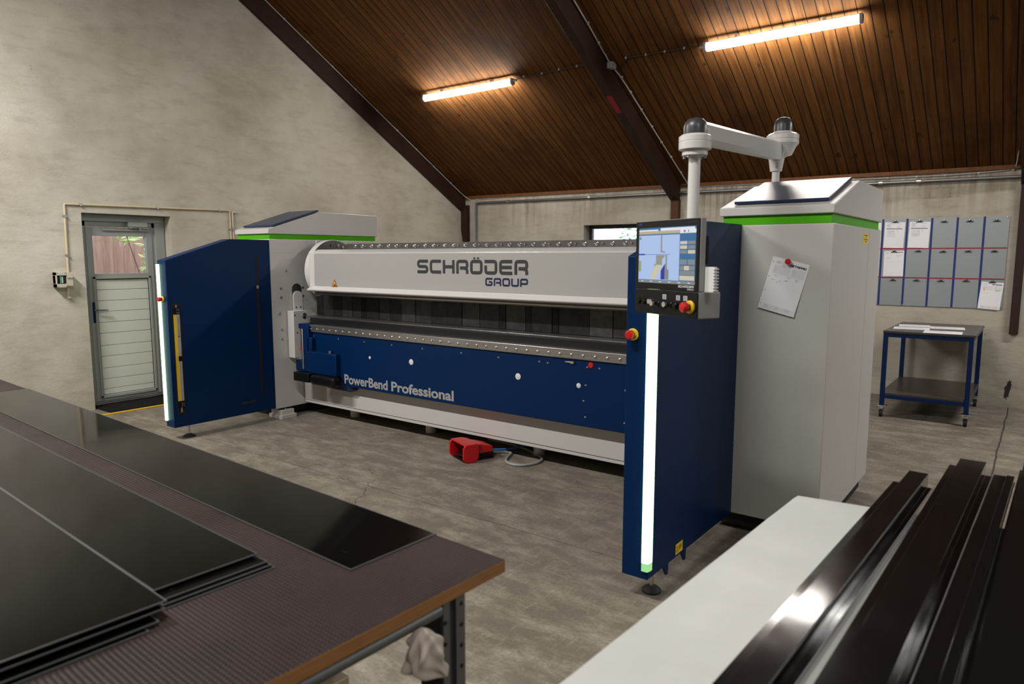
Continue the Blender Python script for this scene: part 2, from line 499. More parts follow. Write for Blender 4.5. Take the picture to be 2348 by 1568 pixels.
# ------------------------------------------------------------------ object helpers
class MB:
    """collects shapes in a bmesh and links them as ONE mesh object"""

    def __init__(self):
        self.bm = bmesh.new()
        self.mats = []

    def mi(self, m):
        if m not in self.mats:
            self.mats.append(m)
        return self.mats.index(m)

    def face(self, pts, m):
        f = self.bm.faces.new([self.bm.verts.new(p) for p in pts])
        f.material_index = self.mi(m)
        return f

    def box(self, p, q, m):
        x0, x1 = sorted((p[0], q[0]))
        y0, y1 = sorted((p[1], q[1]))
        z0, z1 = sorted((p[2], q[2]))
        v = [self.bm.verts.new(c) for c in ((x0, y0, z0), (x1, y0, z0), (x1, y1, z0), (x0, y1, z0), (x0, y0, z1), (x1, y0, z1), (x1, y1, z1), (x0, y1, z1))]
        k = self.mi(m)
        for a in ((0, 3, 2, 1), (4, 5, 6, 7), (0, 1, 5, 4), (1, 2, 6, 5), (2, 3, 7, 6), (3, 0, 4, 7)):
            self.bm.faces.new([v[i] for i in a]).material_index = k
        return self

    def prism(self, poly, axis, a, b, m, mside=None):
        """poly: 2D points in the two other axes (order x,y,z without axis)"""

        def P(u, v_, t):
            return {'x': (t, u, v_), 'y': (u, t, v_), 'z': (u, v_, t)}[axis]
        v0 = [self.bm.verts.new(P(u, v_, a)) for u, v_ in poly]
        v1 = [self.bm.verts.new(P(u, v_, b)) for u, v_ in poly]
        k, ks = self.mi(m), self.mi(mside or m)
        n = len(poly)
        fs = [self.bm.faces.new(v0[::-1]), self.bm.faces.new(v1)]
        for f in fs:
            f.material_index = k
        for i in range(n):
            self.bm.faces.new((v0[i], v0[(i + 1) % n], v1[(i + 1) % n], v1[i])).material_index = ks
        return self

    def cyl(self, p, q, r, m, r2=None, seg=20, mcap=None):
        p, q = Vector(p), Vector(q)
        d = (q - p).normalized()
        a = d.orthogonal().normalized()
        b = d.cross(a)
        r2 = r if r2 is None else r2
        A, B = [], []
        for i in range(seg):
            t = 2 * PI * i / seg
            o = a * math.cos(t) + b * math.sin(t)
            A.append(self.bm.verts.new(p + o * r))
            B.append(self.bm.verts.new(q + o * r2))
        k = self.mi(m)
        for i in range(seg):
            self.bm.faces.new((A[i], A[(i + 1) % seg], B[(i + 1) % seg], B[i])).material_index = k
        kc = self.mi(mcap or m)
        self.bm.faces.new(A[::-1]).material_index = kc
        self.bm.faces.new(B).material_index = kc
        return self

    def lathe(self, prof, c, m, axis=(0, 0, 1), seg=24):
        """prof: (radius, height along axis)"""
        d = Vector(axis).normalized()
        a = d.orthogonal().normalized()
        b = d.cross(a)
        c = Vector(c)
        rings = []
        for r, h in prof:
            if r < 1e-6:
                rings.append([self.bm.verts.new(c + d * h)])
            else:
                rings.append([self.bm.verts.new(c + d * h + (a * math.cos(2 * PI * i / seg) + b * math.sin(2 * PI * i / seg)) * r) for i in range(seg)])
        k = self.mi(m)
        for R0, R1 in zip(rings, rings[1:]):
            for i in range(seg):
                j = (i + 1) % seg
                if len(R0) == 1 and len(R1) == 1:
                    continue
                if len(R0) == 1:
                    vs_ = (R0[0], R1[j], R1[i])
                elif len(R1) == 1:
                    vs_ = (R0[i], R0[j], R1[0])
                else:
                    vs_ = (R0[i], R0[j], R1[j], R1[i])
                self.bm.faces.new(vs_).material_index = k
        for R, rev in ((rings[0], True), (rings[-1], False)):
            if len(R) > 1:
                self.bm.faces.new(R[::-1] if rev else R).material_index = k
        return self

    def tube(self, pts, r, m, seg=10, smooth=0):
        P = [Vector(p) for p in pts]
        for _ in range(smooth):
            Q = [P[0]]
            for a, b in zip(P, P[1:]):
                Q += [a * 0.75 + b * 0.25, a * 0.25 + b * 0.75]
            P = Q + [P[-1]]
        k = self.mi(m)
        prev = None
        up = None
        for i, p in enumerate(P):
            d = (P[min(i + 1, len(P) - 1)] - P[max(i - 1, 0)]).normalized()
            if up is None:
                up = d.orthogonal().normalized()
            a = (up - d * up.dot(d)).normalized()
            up = a
            b = d.cross(a)
            ring = [self.bm.verts.new(p + (a * math.cos(2 * PI * j / seg) + b * math.sin(2 * PI * j / seg)) * r) for j in range(seg)]
            if prev:
                for j in range(seg):
                    self.bm.faces.new((prev[j], prev[(j + 1) % seg], ring[(j + 1) % seg], ring[j])).material_index = k
            else:
                self.bm.faces.new(ring[::-1]).material_index = k
            prev = ring
        self.bm.faces.new(prev).material_index = k
        return self

    def xform(self, mat):
        bmesh.ops.transform(self.bm, matrix=mat, verts=self.bm.verts)
        return self

    def build(self, name, parent=None, bevel=0.0, seg=2, local=False, smooth=True, recalc=True):
        root = parent
        while root is not None and root.parent is not None:
            root = root.parent
        off = Vector(root.location) if (root is not None and not local) else Vector((0, 0, 0))
        if recalc:
            bmesh.ops.recalc_face_normals(self.bm, faces=self.bm.faces)
        me = bpy.data.meshes.new(name)
        bmesh.ops.translate(self.bm, verts=self.bm.verts, vec=-off)
        self.bm.to_mesh(me)
        self.bm.free()
        for m in self.mats:
            me.materials.append(MATS[m])
        if smooth:
            me.polygons.foreach_set('use_smooth', [True] * len(me.polygons))
            me.set_sharp_from_angle(angle=math.radians(35))
        o = bpy.data.objects.new(name, me)
        COL.objects.link(o)
        if parent is not None:
            o.parent = parent
        if bevel:
            b = o.modifiers.new('bevel', 'BEVEL')
            b.width = bevel
            b.segments = seg
            b.limit_method = 'ANGLE'
            b.angle_limit = math.radians(40)
        return o


def tag(o, label=None, cat=None, group=None, kind=None):
    if label:
        o['label'] = label
    if cat:
        o['category'] = cat
    if group:
        o['group'] = group
    if kind:
        o['kind'] = kind
    return o


def thing(name, label, cat, loc=(0, 0, 0), rotz=0.0, group=None, kind=None):
    o = bpy.data.objects.new(name, None)
    COL.objects.link(o)
    o.empty_display_size = 0.1
    o.location = loc
    o.rotation_euler = (0, 0, rotz)
    return tag(o, label, cat, group, kind)


def inst(src, parent, loc, name=None):
    """a further copy of a small part, sharing its mesh; loc in the parent's local space"""
    o = src.copy()
    COL.objects.link(o)
    o.parent = parent
    o.location = loc
    return o


def copy_thing(root, loc, rotz=None, label=None):
    r = root.copy()
    COL.objects.link(r)
    r.location = loc
    if rotz is not None:
        r.rotation_euler = (0, 0, rotz)
    if label:
        r['label'] = label
    for ch in list(root.children):
        c = ch.copy()
        COL.objects.link(c)
        c.parent = r
        for g in list(ch.children):
            d = g.copy()
            COL.objects.link(d)
            d.parent = c
    return r


# ---------- squared block lettering: every letter is a set of stroke paths on a 1 x 1 box
S0, S1, SM = 0.095, 0.905, 0.5
GL = {
    'S': [[(S1 + .09, S1), (S0, S1), (S0, SM), (S1, SM), (S1, S0), (S0 - .09, S0)]],
    'C': [[(S1 + .09, S1), (S0, S1), (S0, S0), (S1 + .09, S0)]],
    'H': [[(S0, 0), (S0, 1)], [(S1, 0), (S1, 1)], [(S0, SM), (S1, SM)]],
    'R': [[(S0, 0), (S0, S1), (S1, S1), (S1, .42), (.3, .42)], [(.62, .42), (S1, .36), (S1, 0)]],
    'O': [[(.5, S1), (S0, S1), (S0, S0), (S1, S0), (S1, S1), (.5, S1)]],
    'D': [[(S0 - .09, S1), (S1, S1), (S1, S0), (S0, S0), (S0, .62)]],
    'E': [[(S1 + .09, S1), (S0, S1), (S0, S0), (S1 + .09, S0)], [(S0, SM), (S1 + .05, SM)]],
    'G': [[(S1 + .09, S1), (S0, S1), (S0, S0), (S1, S0), (S1, SM), (.5, SM)]],
    'U': [[(S0, 1), (S0, S0), (S1, S0), (S1, 1)]],
    'P': [[(S0, 0), (S0, S1), (S1, S1), (S1, .36), (.2, .36)]],
    'M': [[(S0, 0), (S0, S1), (S1, S1), (S1, 0)], [(.5, 1), (.5, .3)]],
    'T': [[(0, S1), (1, S1)], [(.5, 0), (.5, 1)]],
    'A': [[(S0, 0), (S0, S1), (S1, S1), (S1, 0)], [(S0, .4), (S1, .4)]],
}


def ribbon(path, wd, rad, sx):
    """stroke outline quads of a path whose corners are rounded"""
    P = [(x * sx, y) for x, y in path]
    out = [P[0]]
    for i in range(1, len(P) - 1):
        a, b, c = (Vector(P[i - 1] + (0,)), Vector(P[i] + (0,)), Vector(P[i + 1] + (0,)))
        r = min(rad, (a - b).length * 0.5, (c - b).length * 0.5)
        p0, p1 = b + (a - b).normalized() * r, b + (c - b).normalized() * r
        for k in range(5):
            t = k / 4
            q = p0 * (1 - t) ** 2 + b * 2 * t * (1 - t) + p1 * t ** 2
            out.append((q.x, q.y))
    out.append(P[-1])
    quads = []
    L, R = [], []
    for i, p in enumerate(out):
        a, b = out[max(i - 1, 0)], out[min(i + 1, len(out) - 1)]
        d = Vector((b[0] - a[0], b[1] - a[1]))
        if d.length < 1e-9:
            d = Vector((1, 0))
        d.normalize()
        n = Vector((-d.y, d.x)) * wd / 2
        L.append((p[0] + n.x, p[1] + n.y))
        R.append((p[0] - n.x, p[1] - n.y))
    for i in range(len(out) - 1):
        quads.append((L[i], R[i], R[i + 1], L[i + 1]))
    return quads


def lettering(mb, text, width, height, mat, place, stroke=0.19, gap=0.16):
    """block letters over width x height; place(u, v) -> 3D point"""
    o_ = Vector(place(0, 0))
    nrm_ = (Vector(place(width, 0)) - o_).cross(Vector(place(0, height)) - o_).normalized() * .00012
    n = len(text)
    lw = width / (n + gap * (n - 1))
    ux = lw / height
    for i, ch in enumerate(text):
        x0 = i * lw * (1 + gap)
        dots = ch == 'Ö'
        for kp, path in enumerate(GL['O' if dots else ch]):
            for kq, q in enumerate(ribbon(path, stroke, 0.2, ux)):
                mb.face([Vector(place(x0 + a * height, b * height)) + nrm_ * (kp + .06 * kq) for a, b in q], mat)
        if dots:
            for u in (0.26, 0.56):
                mb.face([place(x0 + (u + du) * lw, v * height) for du, v in ((0, 1.06), (0.17, 1.06), (0.17, 1.2), (0, 1.2))], mat)


def font_mesh(text, mat, parent, name, width, height, mtx, bold=0.012, local=False):
    cu = bpy.data.curves.new(name, 'FONT')
    cu.body = text
    cu.offset = bold
    cu.resolution_u = 4
    tmp = bpy.data.objects.new(name, cu)
    COL.objects.link(tmp)
    dg = bpy.context.evaluated_depsgraph_get()
    me = bpy.data.meshes.new_from_object(tmp.evaluated_get(dg))
    bpy.data.objects.remove(tmp)
    xs = [v.co.x for v in me.vertices]
    ys = [v.co.y for v in me.vertices]
    x0, x1 = min(xs), max(xs)
    # the height is that of the capitals, measured from the base line
    h = max(ys)
    root = parent
    while root is not None and root.parent is not None:
        root = root.parent
    off = Vector(root.location) if (root is not None and not local) else Vector((0, 0, 0))
    for v in me.vertices:
        p = Vector(((v.co.x - x0) / (x1 - x0) * width, v.co.y / h * height, 0))
        v.co = (mtx @ p) - off
    me.materials.clear()
    me.materials.append(MATS[mat])
    o = bpy.data.objects.new(name, me)
    COL.objects.link(o)
    o.parent = parent
    return o


# ------------------------------------------------------------------ the hall
XL, YB = -8.087, 9.315            # inner faces of the gable wall and the back wall
XR, YF = 8.0, -2.5                # far right and the side behind the camera
YR = 3.4                          # ridge


def eave(x):
    return 2.666 - 0.0073 * (min(x, -0.28) - XL)


ZR = 2.64 + 0.575 * (YB - YR)

b = MB()
b.face([(XL - 4, YF - 1, 0), (XR + 1, YF - 1, 0), (XR + 1, YB + 0.3, 0), (XL - 4, YB + 0.3, 0)], 'concrete_floor')
tag(b.build('floor', smooth=False, recalc=False), 'worn grey brown concrete floor with cracks and scuffs', 'floor', kind='structure')

# gable wall with the door opening
DY0, DY1, DZ = 3.205, 4.15, 2.108
b = MB()
WX = XL - 0.3
gp = lambda y: (2.64 + 0.575 * (YB - y)) if y > YR else (ZR - 0.575 * (YR - y))


def gable_slab(b, x):
    P = 'plaster_grey'
    b.face([(x, YF, 0), (x, DY0, 0), (x, DY0, gp(DY0)), (x, YR, ZR), (x, YF, gp(YF))], P)
    b.face([(x, DY0, DZ), (x, DY1, DZ), (x, DY1, gp(DY1)), (x, DY0, gp(DY0))], P)
    b.face([(x, DY1, 0), (x, YB, 0), (x, YB, gp(YB) + 0.05), (x, DY1, gp(DY1))], P)


gable_slab(b, XL)
gable_slab(b, WX)
for (y0, z0), (y1, z1) in (((DY0, 0), (DY0, DZ)), ((DY0, DZ), (DY1, DZ)), ((DY1, DZ), (DY1, 0)), ((YF, 0), (YF, gp(YF))), ((YB, 0), (YB, gp(YB)))):
    b.face([(XL, y0, z0), (XL, y1, z1), (WX, y1, z1), (WX, y0, z0)], 'plaster_grey')
tag(b.build('wall_left', smooth=False, recalc=False), 'tall rough plastered gable wall with the grey door', 'wall', kind='structure')

# back wall with two strip windows high above the floor
b = MB()
holes = [(-5.67, -4.45, 1.62, 2.125), (1.2, 2.42, 1.62, 2.125)]
xs = [XL, holes[0][0], holes[0][1], holes[1][0], holes[1][1], XR]
YW = YB + 0.3
for y in (YB, YW):
    for i in range(5):
        x0, x1 = xs[i], xs[i + 1]
        if i in (1, 3):
            h = holes[0] if i == 1 else holes[1]
            b.face([(x0, y, 0), (x1, y, 0), (x1, y, h[2]), (x0, y, h[2])], 'plaster_back')
            b.face([(x0, y, h[3]), (x1, y, h[3]), (x1, y, eave(x1) + .03), (x0, y, eave(x0) + .03)], 'plaster_back')
        else:
            b.face([(x0, y, 0), (x1, y, 0), (x1, y, eave(x1) + .03), (x0, y, eave(x0) + .03)], 'plaster_back')
for x0, x1, z0, z1 in holes:
    for (xa, za), (xb, zb) in (((x0, z0), (x1, z0)), ((x1, z0), (x1, z1)), ((x1, z1), (x0, z1)), ((x0, z1), (x0, z0))):
        b.face([(xa, YB, za), (xb, YB, zb), (xb, YW, zb), (xa, YW, za)], 'plaster_back')
wb = tag(b.build('wall_back', smooth=False, recalc=False), 'low stained plaster wall behind the machine and the cart', 'wall', kind='structure')
# black patch of old paint low on the wall, ragged outline
b = MB()
pts = []
for i in range(26):
    t = 2 * PI * i / 26
    r = 1 + rnd.uniform(-.28, .28)
    pts.append((-0.222 + 0.028 * r * math.cos(t) + 0.012 * math.sin(t), YB - 0.004, 0.21 + 0.105 * r * math.sin(t)))
b.face(pts, 'ink_black')
b.build('paint_patch', wb, smooth=False)['label'] = 'ragged black paint patch'

b = MB()
for y in (YF,):
    b.face([(XL, y, 0), (XR, y, 0), (XR, y, gp(y)), (XL, y, gp(y))], 'plaster_back')
tag(b.build('wall_front', smooth=False, recalc=False), 'plastered wall behind the camera', 'wall', kind='structure')
b = MB()
b.face([(XR, YF, 0), (XR, YB, 0), (XR, YB, gp(YB)), (XR, YR, ZR), (XR, YF, gp(YF))], 'plaster_back')
tag(b.build('wall_right', smooth=False, recalc=False), 'plastered end wall far right of the camera', 'wall', kind='structure')

# planked roof: the slope over the machine and the one behind the camera
b = MB()
xs = [XL, -4.2, -0.28, XR]
for x0, x1 in zip(xs, xs[1:]):
    b.face([(x0, YB, eave(x0)), (x1, YB, eave(x1)), (x1, YR, ZR), (x0, YR, ZR)], 'ceiling_planks')
b.face([(XL, YR, ZR), (XR, YR, ZR), (XR, YF, gp(YF)), (XL, YF, gp(YF))], 'ceiling_planks')
o = b.build('ceiling', smooth=False, recalc=False)
so = o.modifiers.new('thickness', 'SOLIDIFY')
so.thickness = 0.06
so.offset = -1
tag(o, 'sloping ceiling of stained brown planks', 'ceiling', kind='structure')

# eaves trim board under the planks
b = MB()
for x0, x1 in ((XL, -4.22), (-4.10, -0.28), (-0.14, XR)):
    b.prism([(x0, eave(x0) + 0.01), (x1, eave(x1) + 0.01), (x1, eave(x1) - 0.035), (x0, eave(x0) - 0.035)], 'y', YB - 0.03, YB, 'trim_orange')
tag(b.build('trim_1'), 'orange brown eaves board along the top of the back wall', 'trim', kind='structure')


# roof trusses: rafter with a knee and a post on the back wall
def truss(x0, x1, dep, post_z, label, post_mat, knee=True, pw=None):
    zc = lambda y: gp(y) + 0.02
    b = MB()
    ya, yb = 3.42, YB - 0.02
    b.prism([(ya, zc(ya)), (yb, zc(yb)), (yb, zc(yb) - 0.27), (yb - 0.1, zc(yb - 0.1) - dep), (ya, zc(ya) - dep)], 'x', x0, x1, 'rafter_brown')
    r = b.build('roof_beam', bevel=0.006)
    tag(r, label, 'roof beam', kind='structure')
    if post_z is not None:
        b = MB()
        p0, p1 = pw or (x0, x1)
        b.box((p0, YB - 0.075, post_z), (p1, YB + 0.01, eave(x0) - 0.2), post_mat)
        b.build('wall_post', r, bevel=0.004)
    return r


r1 = truss(XL, XL + 0.05, 0.30, None, 'dark brown roof beam running up along the gable wall', 'rafter_brown')
b = MB()
b.prism([(XL + .0, 2.44), (XL + .125, 2.52), (XL + .125, 1.86), (XL + .05, 1.86), (XL, 2.1)], 'y', YB - 0.09, YB - 0.0, 'rafter_brown')
b.build('wall_post', r1)
truss(-4.22, -4.105, 0.29, 0.9, 'dark brown roof beam crossing the ceiling between the two tube lights', 'post_brown')
truss(-0.262, -0.13, 0.29, 0.815, 'dark brown roof beam at the right edge by the notice board', 'old_beam', pw=(-0.255, -0.175))

# red torn sticker on the middle beam
b = MB()
zc = lambda y: gp(y) + 0.02 - 0.29
b.face([(-4.2, 7.36, zc(7.36) - .002), (-4.13, 7.36, zc(7.36) - .002), (-4.13, 7.62, zc(7.62) - .002), (-4.2, 7.62, zc(7.62) - .002)], 'tape_red')
sticker = b.build('sticker', bpy.data.objects['roof_beam.001'], smooth=False)
sticker['label'] = 'torn dull red sticker'


# strip windows of the back wall
def strip_window(name, x0, x1, z0, z1, label):
    t = thing(name, label, 'window', ((x0 + x1) / 2, YB + 0.2, z0), kind='structure')
    b = MB()
    y0, y1 = YB + 0.16, YB + 0.22
    f = 0.055
    b.box((x0, y0, z1 - f), (x1, y1, z1), 'frame_dark')
    b.box((x0, y0, z0), (x1, y1, z0 + f), 'frame_dark')
    b.box((x0, y0, z0 + f), (x0 + f, y1, z1 - f), 'frame_dark')
    b.box((x1 - f, y0, z0 + f), (x1, y1, z1 - f), 'frame_dark')
    b.build('window_frame', t, bevel=0.004)
    b = MB()
    b.box((x0 + f, y0 + .02, z0 + f), (x1 - f, y0 + .03, z1 - f), 'pane_glass')
    b.build('window_pane', t, smooth=False)


strip_window('window_1', *holes[0], 'narrow dark framed window high in the back wall behind the monitor')
strip_window('window_2', *holes[1], 'narrow dark framed window of the back wall, beyond the right edge of the photo')

# ------------------------------------------------------------------ door
d = thing('door_1', 'grey framed door with a small window and white ribbed panel', 'door', (XL - 0.16, 3.68, 0), kind='structure')
X0 = XL - 0.153           # front face of the leaf
b = MB()
fr = lambda y0, y1, z0, z1, x0, x1, m='door_grey': b.box((x0, y0, z0), (x1, y1, z1), m)
fr(3.21, 3.30, 0.02, 2.10, X0 - .07, X0 - .01)
fr(4.0, 4.14, 0.02, 2.10, X0 - .07, X0 - .01)
fr(3.21, 4.14, 1.975, 2.10, X0 - .07, X0 - .01)
fr(3.21, 4.14, 2.03, 2.105, X0 - .07, X0 + .02)
fr(4.03, 4.14, 0.02, 2.03, X0 - .07, X0 + .012)
b.build('door_frame', d, bevel=0.004)
b = MB()
fr(3.295, 3.36, 0.055, 1.97, X0 - .05, X0)
fr(3.93, 4.0, 0.055, 1.97, X0 - .05, X0)
fr(3.36, 3.93, 1.875, 1.97, X0 - .05, X0)
fr(3.36, 3.93, 1.405, 1.462, X0 - .05, X0)
fr(3.36, 3.93, 0.055, 0.12, X0 - .05, X0)
# bead round the panel
for y0, y1, z0, z1 in ((3.335, 3.36, .09, 1.43), (3.93, 3.955, .09, 1.43), (3.335, 3.955, 1.405, 1.43), (3.335, 3.955, .085, .115)):
    fr(y0, y1, z0, z1, X0 - .02, X0 + .012)
leaf = b.build('door_leaf', d, bevel=0.003)
b = MB()
b.box((X0 - .034, 3.36, 0.1), (X0 - .03, 3.94, 1.41), 'black_void')
zs = [0.122, 0.183, 0.295, 0.418, 0.55, 0.67, 0.806, 0.927, 1.046, 1.166, 1.285, 1.398]
for z0, z1 in zip(zs, zs[1:]):
    b.box((X0 - .03, 3.372, z0 + .002), (X0 - .012, 3.928, z1 - .002), 'door_white')
b.build('door_panel', d, bevel=0.004)['label'] = 'white horizontally ribbed panel'
b = MB()
b.box((X0 - .03, 3.36, 1.462), (X0 - .022, 3.93, 1.875), 'pane_glass')
b.build('door_pane', d, smooth=False)
b = MB()
b.box((X0 - .05, 3.29, 0.03), (X0 + .03, 4.01, 0.052), 'zinc')
b.build('threshold', d, bevel=0.003)
b = MB()
b.box((X0, 3.312, 0.93), (X0 + .01, 3.34, 1.155), 'blue_paint')
b.cyl((X0, 3.326, 1.07), (X0 + .05, 3.326, 1.07), .009, 'chrome', seg=12)
b.tube([(X0 + .045, 3.32, 1.07), (X0 + .05, 3.36, 1.068), (X0 + .05, 3.45, 1.064)], .009, 'chrome')
b.cyl((X0 + .008, 3.326, .975), (X0 + .014, 3.326, .975), .008, 'black_plastic', seg=12)
b.build('door_handle', d, bevel=0.002)
b = MB()
b.box((X0 + .02, 3.715, 1.978), (X0 + .07, 3.925, 2.032), 'door_grey')
b.cyl((X0 + .045, 3.85, 1.94), (X0 + .045, 3.85, 2.042), .008, 'zinc', seg=12)
b.box((X0 + .0, 3.46, 1.93), (X0 + .022, 3.955, 1.951), 'grey_plastic')
b.build('door_closer', d, bevel=0.003)

# things outside that the panes show
b = MB()
for i in range(34):
    y = 2.6 + i * 0.145
    dy = rnd.uniform(-.002, .002)
    b.box((XL - 2.62, y + dy, 0), (XL - 2.6, y + .141, 2.6 + rnd.uniform(-.01, .01)), 'fence_wood')
b.box((XL - 2.7, 2.6, 0.5), (XL - 2.62, 7.5, 0.6), 'fence_wood')
b.box((XL - 2.7, 2.6, 1.9), (XL - 2.62, 7.5, 2.0), 'fence_wood')
t_f = NT('fence_boards')
nn = t_f.noise(t_f.coord((1, 7, 0.7)), 2.4, 6, 0.7)
t_f.link(t_f.ramp(nn, (0.3, (0.38, 0.19, 0.15)), (0.65, (0.6, 0.36, 0.3))), t_f.b.inputs['Base Color'])
o = b.build('wooden_fence')
o.data.materials[0] = MATS['fence_boards']
tag(o, 'reddish wooden board fence seen through the door window', 'fence')


def leaf_quad(b, c, size, m, r):
    d1 = Vector((r.uniform(-1, 1), r.uniform(-1, 1), r.uniform(-.6, .6))).normalized()
    d2 = d1.cross(Vector((r.uniform(-1, 1), r.uniform(-1, 1), r.uniform(-1, 1)))).normalized()
    c = Vector(c)
    up = d1.cross(d2) * size * .12
    b.face([c - d1 * size, c + d2 * size * .33 + up, c + d1 * size, c - d2 * size * .33 + up], m)


def bush(name, label, cat, base, blobs, n, size, m, group=None):
    r = random.Random(hash(name) % 999 + int(base[0] * 10))
    r = random.Random(int(abs(base[0]) * 100))
    t = thing(name, label, cat, base, group=group)
    b = MB()
    for k, (c, rr) in enumerate(blobs):
        b.tube([base, ((base[0] + c[0]) / 2 + .05, (base[1] + c[1]) / 2, (base[2] + c[2]) / 2), c], .006, 'stem_brown', seg=6, smooth=1)
    b.build('stem', t)
    b = MB()
    for k in range(n):
        c, rr = blobs[k % len(blobs)]
        q = Vector((r.gauss(0, 1), r.gauss(0, 1), r.gauss(0, 1))).normalized() * rr * r.uniform(.3, 1) ** .5
        leaf_quad(b, Vector(c) + q, size * r.uniform(.7, 1.3), m, r)
    b.build('foliage', t, smooth=False, recalc=False)
    return t


bush('leafy_shrub', 'bright leafy shrub in front of the fence behind the door window', 'shrub', (XL - 1.9, 5.0, 0),
     [((XL - 1.9, 4.72, 1.98), .2), ((XL - 1.9, 4.5, 1.95), .16), ((XL - 1.9, 4.86, 1.7), .15), ((XL - 1.9, 5.0, 1.3), .3), ((XL - 1.95, 4.82, 1.5), .1)], 230, .075, 'leaf_green')
for k, (bx, lab) in enumerate(((-8.6, 'dark green bush outside the back window, left in the pane'), (-6.9, 'dark green bush outside the back window, next to the monitor edge'))):
    bush('garden_bush', lab, 'bush', (bx, 13.6, 0), [((bx, 13.6, 1.4), .5), ((bx, 13.6, 2.1), .42), ((bx + .1, 13.6, 2.6), .3)], 420, .07, 'leaf_dark', 'bushes outside the back window')

# ------------------------------------------------------------------ floor items by the door
b = MB()
b.box((XL - 0.22, 3.235, 0.0), (-7.80, 4.09, 0.011), 'mat_black')
tag(b.build('door_mat', bevel=0.004), 'black rubber mat on the floor at the door', 'mat')
b = MB()
b.box((-7.75, 2.95, 0), (-7.705, 4.9, 0.012), 'tape_yellow')
tag(b.build('cable_cover', bevel=0.004), 'narrow yellow strip along the floor in front of the door mat', 'floor strip')

# meter box and its conduits on the gable wall
t = thing('meter_box', 'cream electric box with a dark window on the wall left of the door', 'electric box', (XL, 2.97, 1.335))
x0, x1 = XL, XL + 0.095
b = MB()
b.box((x0, 2.895, 1.335), (x1, 2.987, 1.372), 'box_cream')
b.box((x0, 2.895, 1.458), (x1, 2.987, 1.49), 'box_cream')
b.box((x0, 2.895, 1.372), (x1 - .03, 2.987, 1.458), 'black_plastic')
b.box((x0, 2.895, 1.335), (x1 - .001, 2.9, 1.49), 'box_cream')
b.box((x0, 2.99, 1.35), (x1 - .008, 3.05, 1.488), 'box_cream')
for y in (2.903, 2.979):
    for z in (1.343, 1.482):
        b.cyl((x1, y, z), (x1 + .003, y, z), .004, 'black_plastic', seg=8)
b.build('enclosure', t, bevel=0.003)
b = MB()
for i in range(4):
    b.box((x1 - .03, 2.903 + i * .021, 1.38), (x1 - .012, 2.918 + i * .021, 1.45), 'ink_grey' if i == 2 else 'black_steel')
b.build('breaker', t, bevel=0.002)
b = MB()
b.box((x1 - .012, 2.931, 1.376), (x1 - .009, 2.936, 1.452), 'led_green')
b.build('lit_strip', t, smooth=False)['label'] = 'green lit strip'
b = MB()
b.prism([(2.99, 1.488), (3.05, 1.488), (3.048, 1.43), (2.992, 1.43)], 'x', x1 - .008, x1 + .004, 'box_cream')
b.build('cover', t, bevel=0.002)


def conduit(name, label, pts, r, m, clips, axis_n, cat='conduit', smooth=0, group=None, clip_m='zinc', clip_r=None):
    """a pipe on a wall with its clips as parts"""
    t = thing(name, label, cat, pts[0], group=group)
    b = MB()
    b.tube(pts, r, m, seg=8, smooth=smooth)
    b.build('pipe' if cat != 'cable' else 'cable_run', t)
    for c in clips:
        b = MB()
        n = Vector(axis_n)
        b.cyl(Vector(c) - n * r * 1.3, Vector(c) + n * r * 1.35, (clip_r or r * 1.5), clip_m, seg=10)
        b.build('clip', t)
    return t


xc = XL + 0.014
conduit('conduit_pipe', 'cream conduit rising from the electric box and over the door', [(xc, 3.036, 1.49), (xc, 3.045, 2.176), (xc, 3.053, 2.186), (xc, 3.066, 2.186), (xc, 4.86, 2.212), (xc, 4.885, 2.205), (xc, 4.89, 2.19), (xc, 4.895, 1.70)], .011, 'conduit_cream',
        [(xc, 3.039, 1.66), (xc, 3.043, 2.06), (xc, 3.2, 2.188), (xc, 4.0, 2.2), (xc, 4.75, 2.21), (xc, 4.893, 1.98)], (1, 0, 0))
conduit('conduit_pipe', 'second cream conduit, short one ending in a bent stub over the white housing', [(xc, 4.97, 2.192), (xc, 4.93, 2.194), (xc, 4.922, 2.18), (xc, 4.926, 1.70)], .011, 'conduit_cream', [(xc, 4.925, 1.99)], (1, 0, 0))
conduit('conduit_pipe', 'short cream conduit hooking out below the electric box', [(xc, 3.024, 1.35), (xc, 3.02, 1.235), (xc + .004, 3.024, 1.22), (xc + .012, 3.032, 1.222), (xc + .014, 3.036, 1.235)], .011, 'conduit_cream', [], (1, 0, 0))

# galvanised pipe and white cables of the back wall
yp = YB - 0.045
conduit('wall_pipe', 'galvanised pipe along the top of the back wall, turning down at the left corner', [(-7.782, yp, 1.4), (-7.782, yp, 2.525), (-7.765, yp, 2.545), (-7.74, yp, 2.551), (-4.322, yp, 2.528), (-0.28, yp, 2.492), (6, yp, 2.44)], .016, 'galvanised',
        [(-7.1, yp, 2.547), (-5.55, yp, 2.536), (-1.6, yp, 2.504), (-1.21, yp, 2.5)], (1, 0, 0), 'pipe', clip_r=.023)
yc = YB - 0.012
conduit('wall_cable', 'white cable running along the eaves and down beside the pipe in the left corner', [(-7.865, yc, 1.6), (-7.865, yc, 2.5), (-7.845, yc, 2.58), (-7.77, yc, 2.62), (-6.774, yc, 2.622), (-4.35, yc, 2.607)], .0075, 'cable_white',
        [(-7.77, yc, 2.62), (-7.44, yc, 2.622), (-7.11, yc, 2.623), (-6.77, yc, 2.622), (-6.4, yc, 2.62), (-6.0, yc, 2.618), (-5.55, yc, 2.615), (-5.15, yc, 2.613), (-4.75, yc, 2.61), (-4.42, yc, 2.607), (-7.866, yc, 2.2), (-7.866, yc, 2.42)], (0, 1, 0), 'cable', clip_m='cable_white', clip_r=.012, smooth=1)
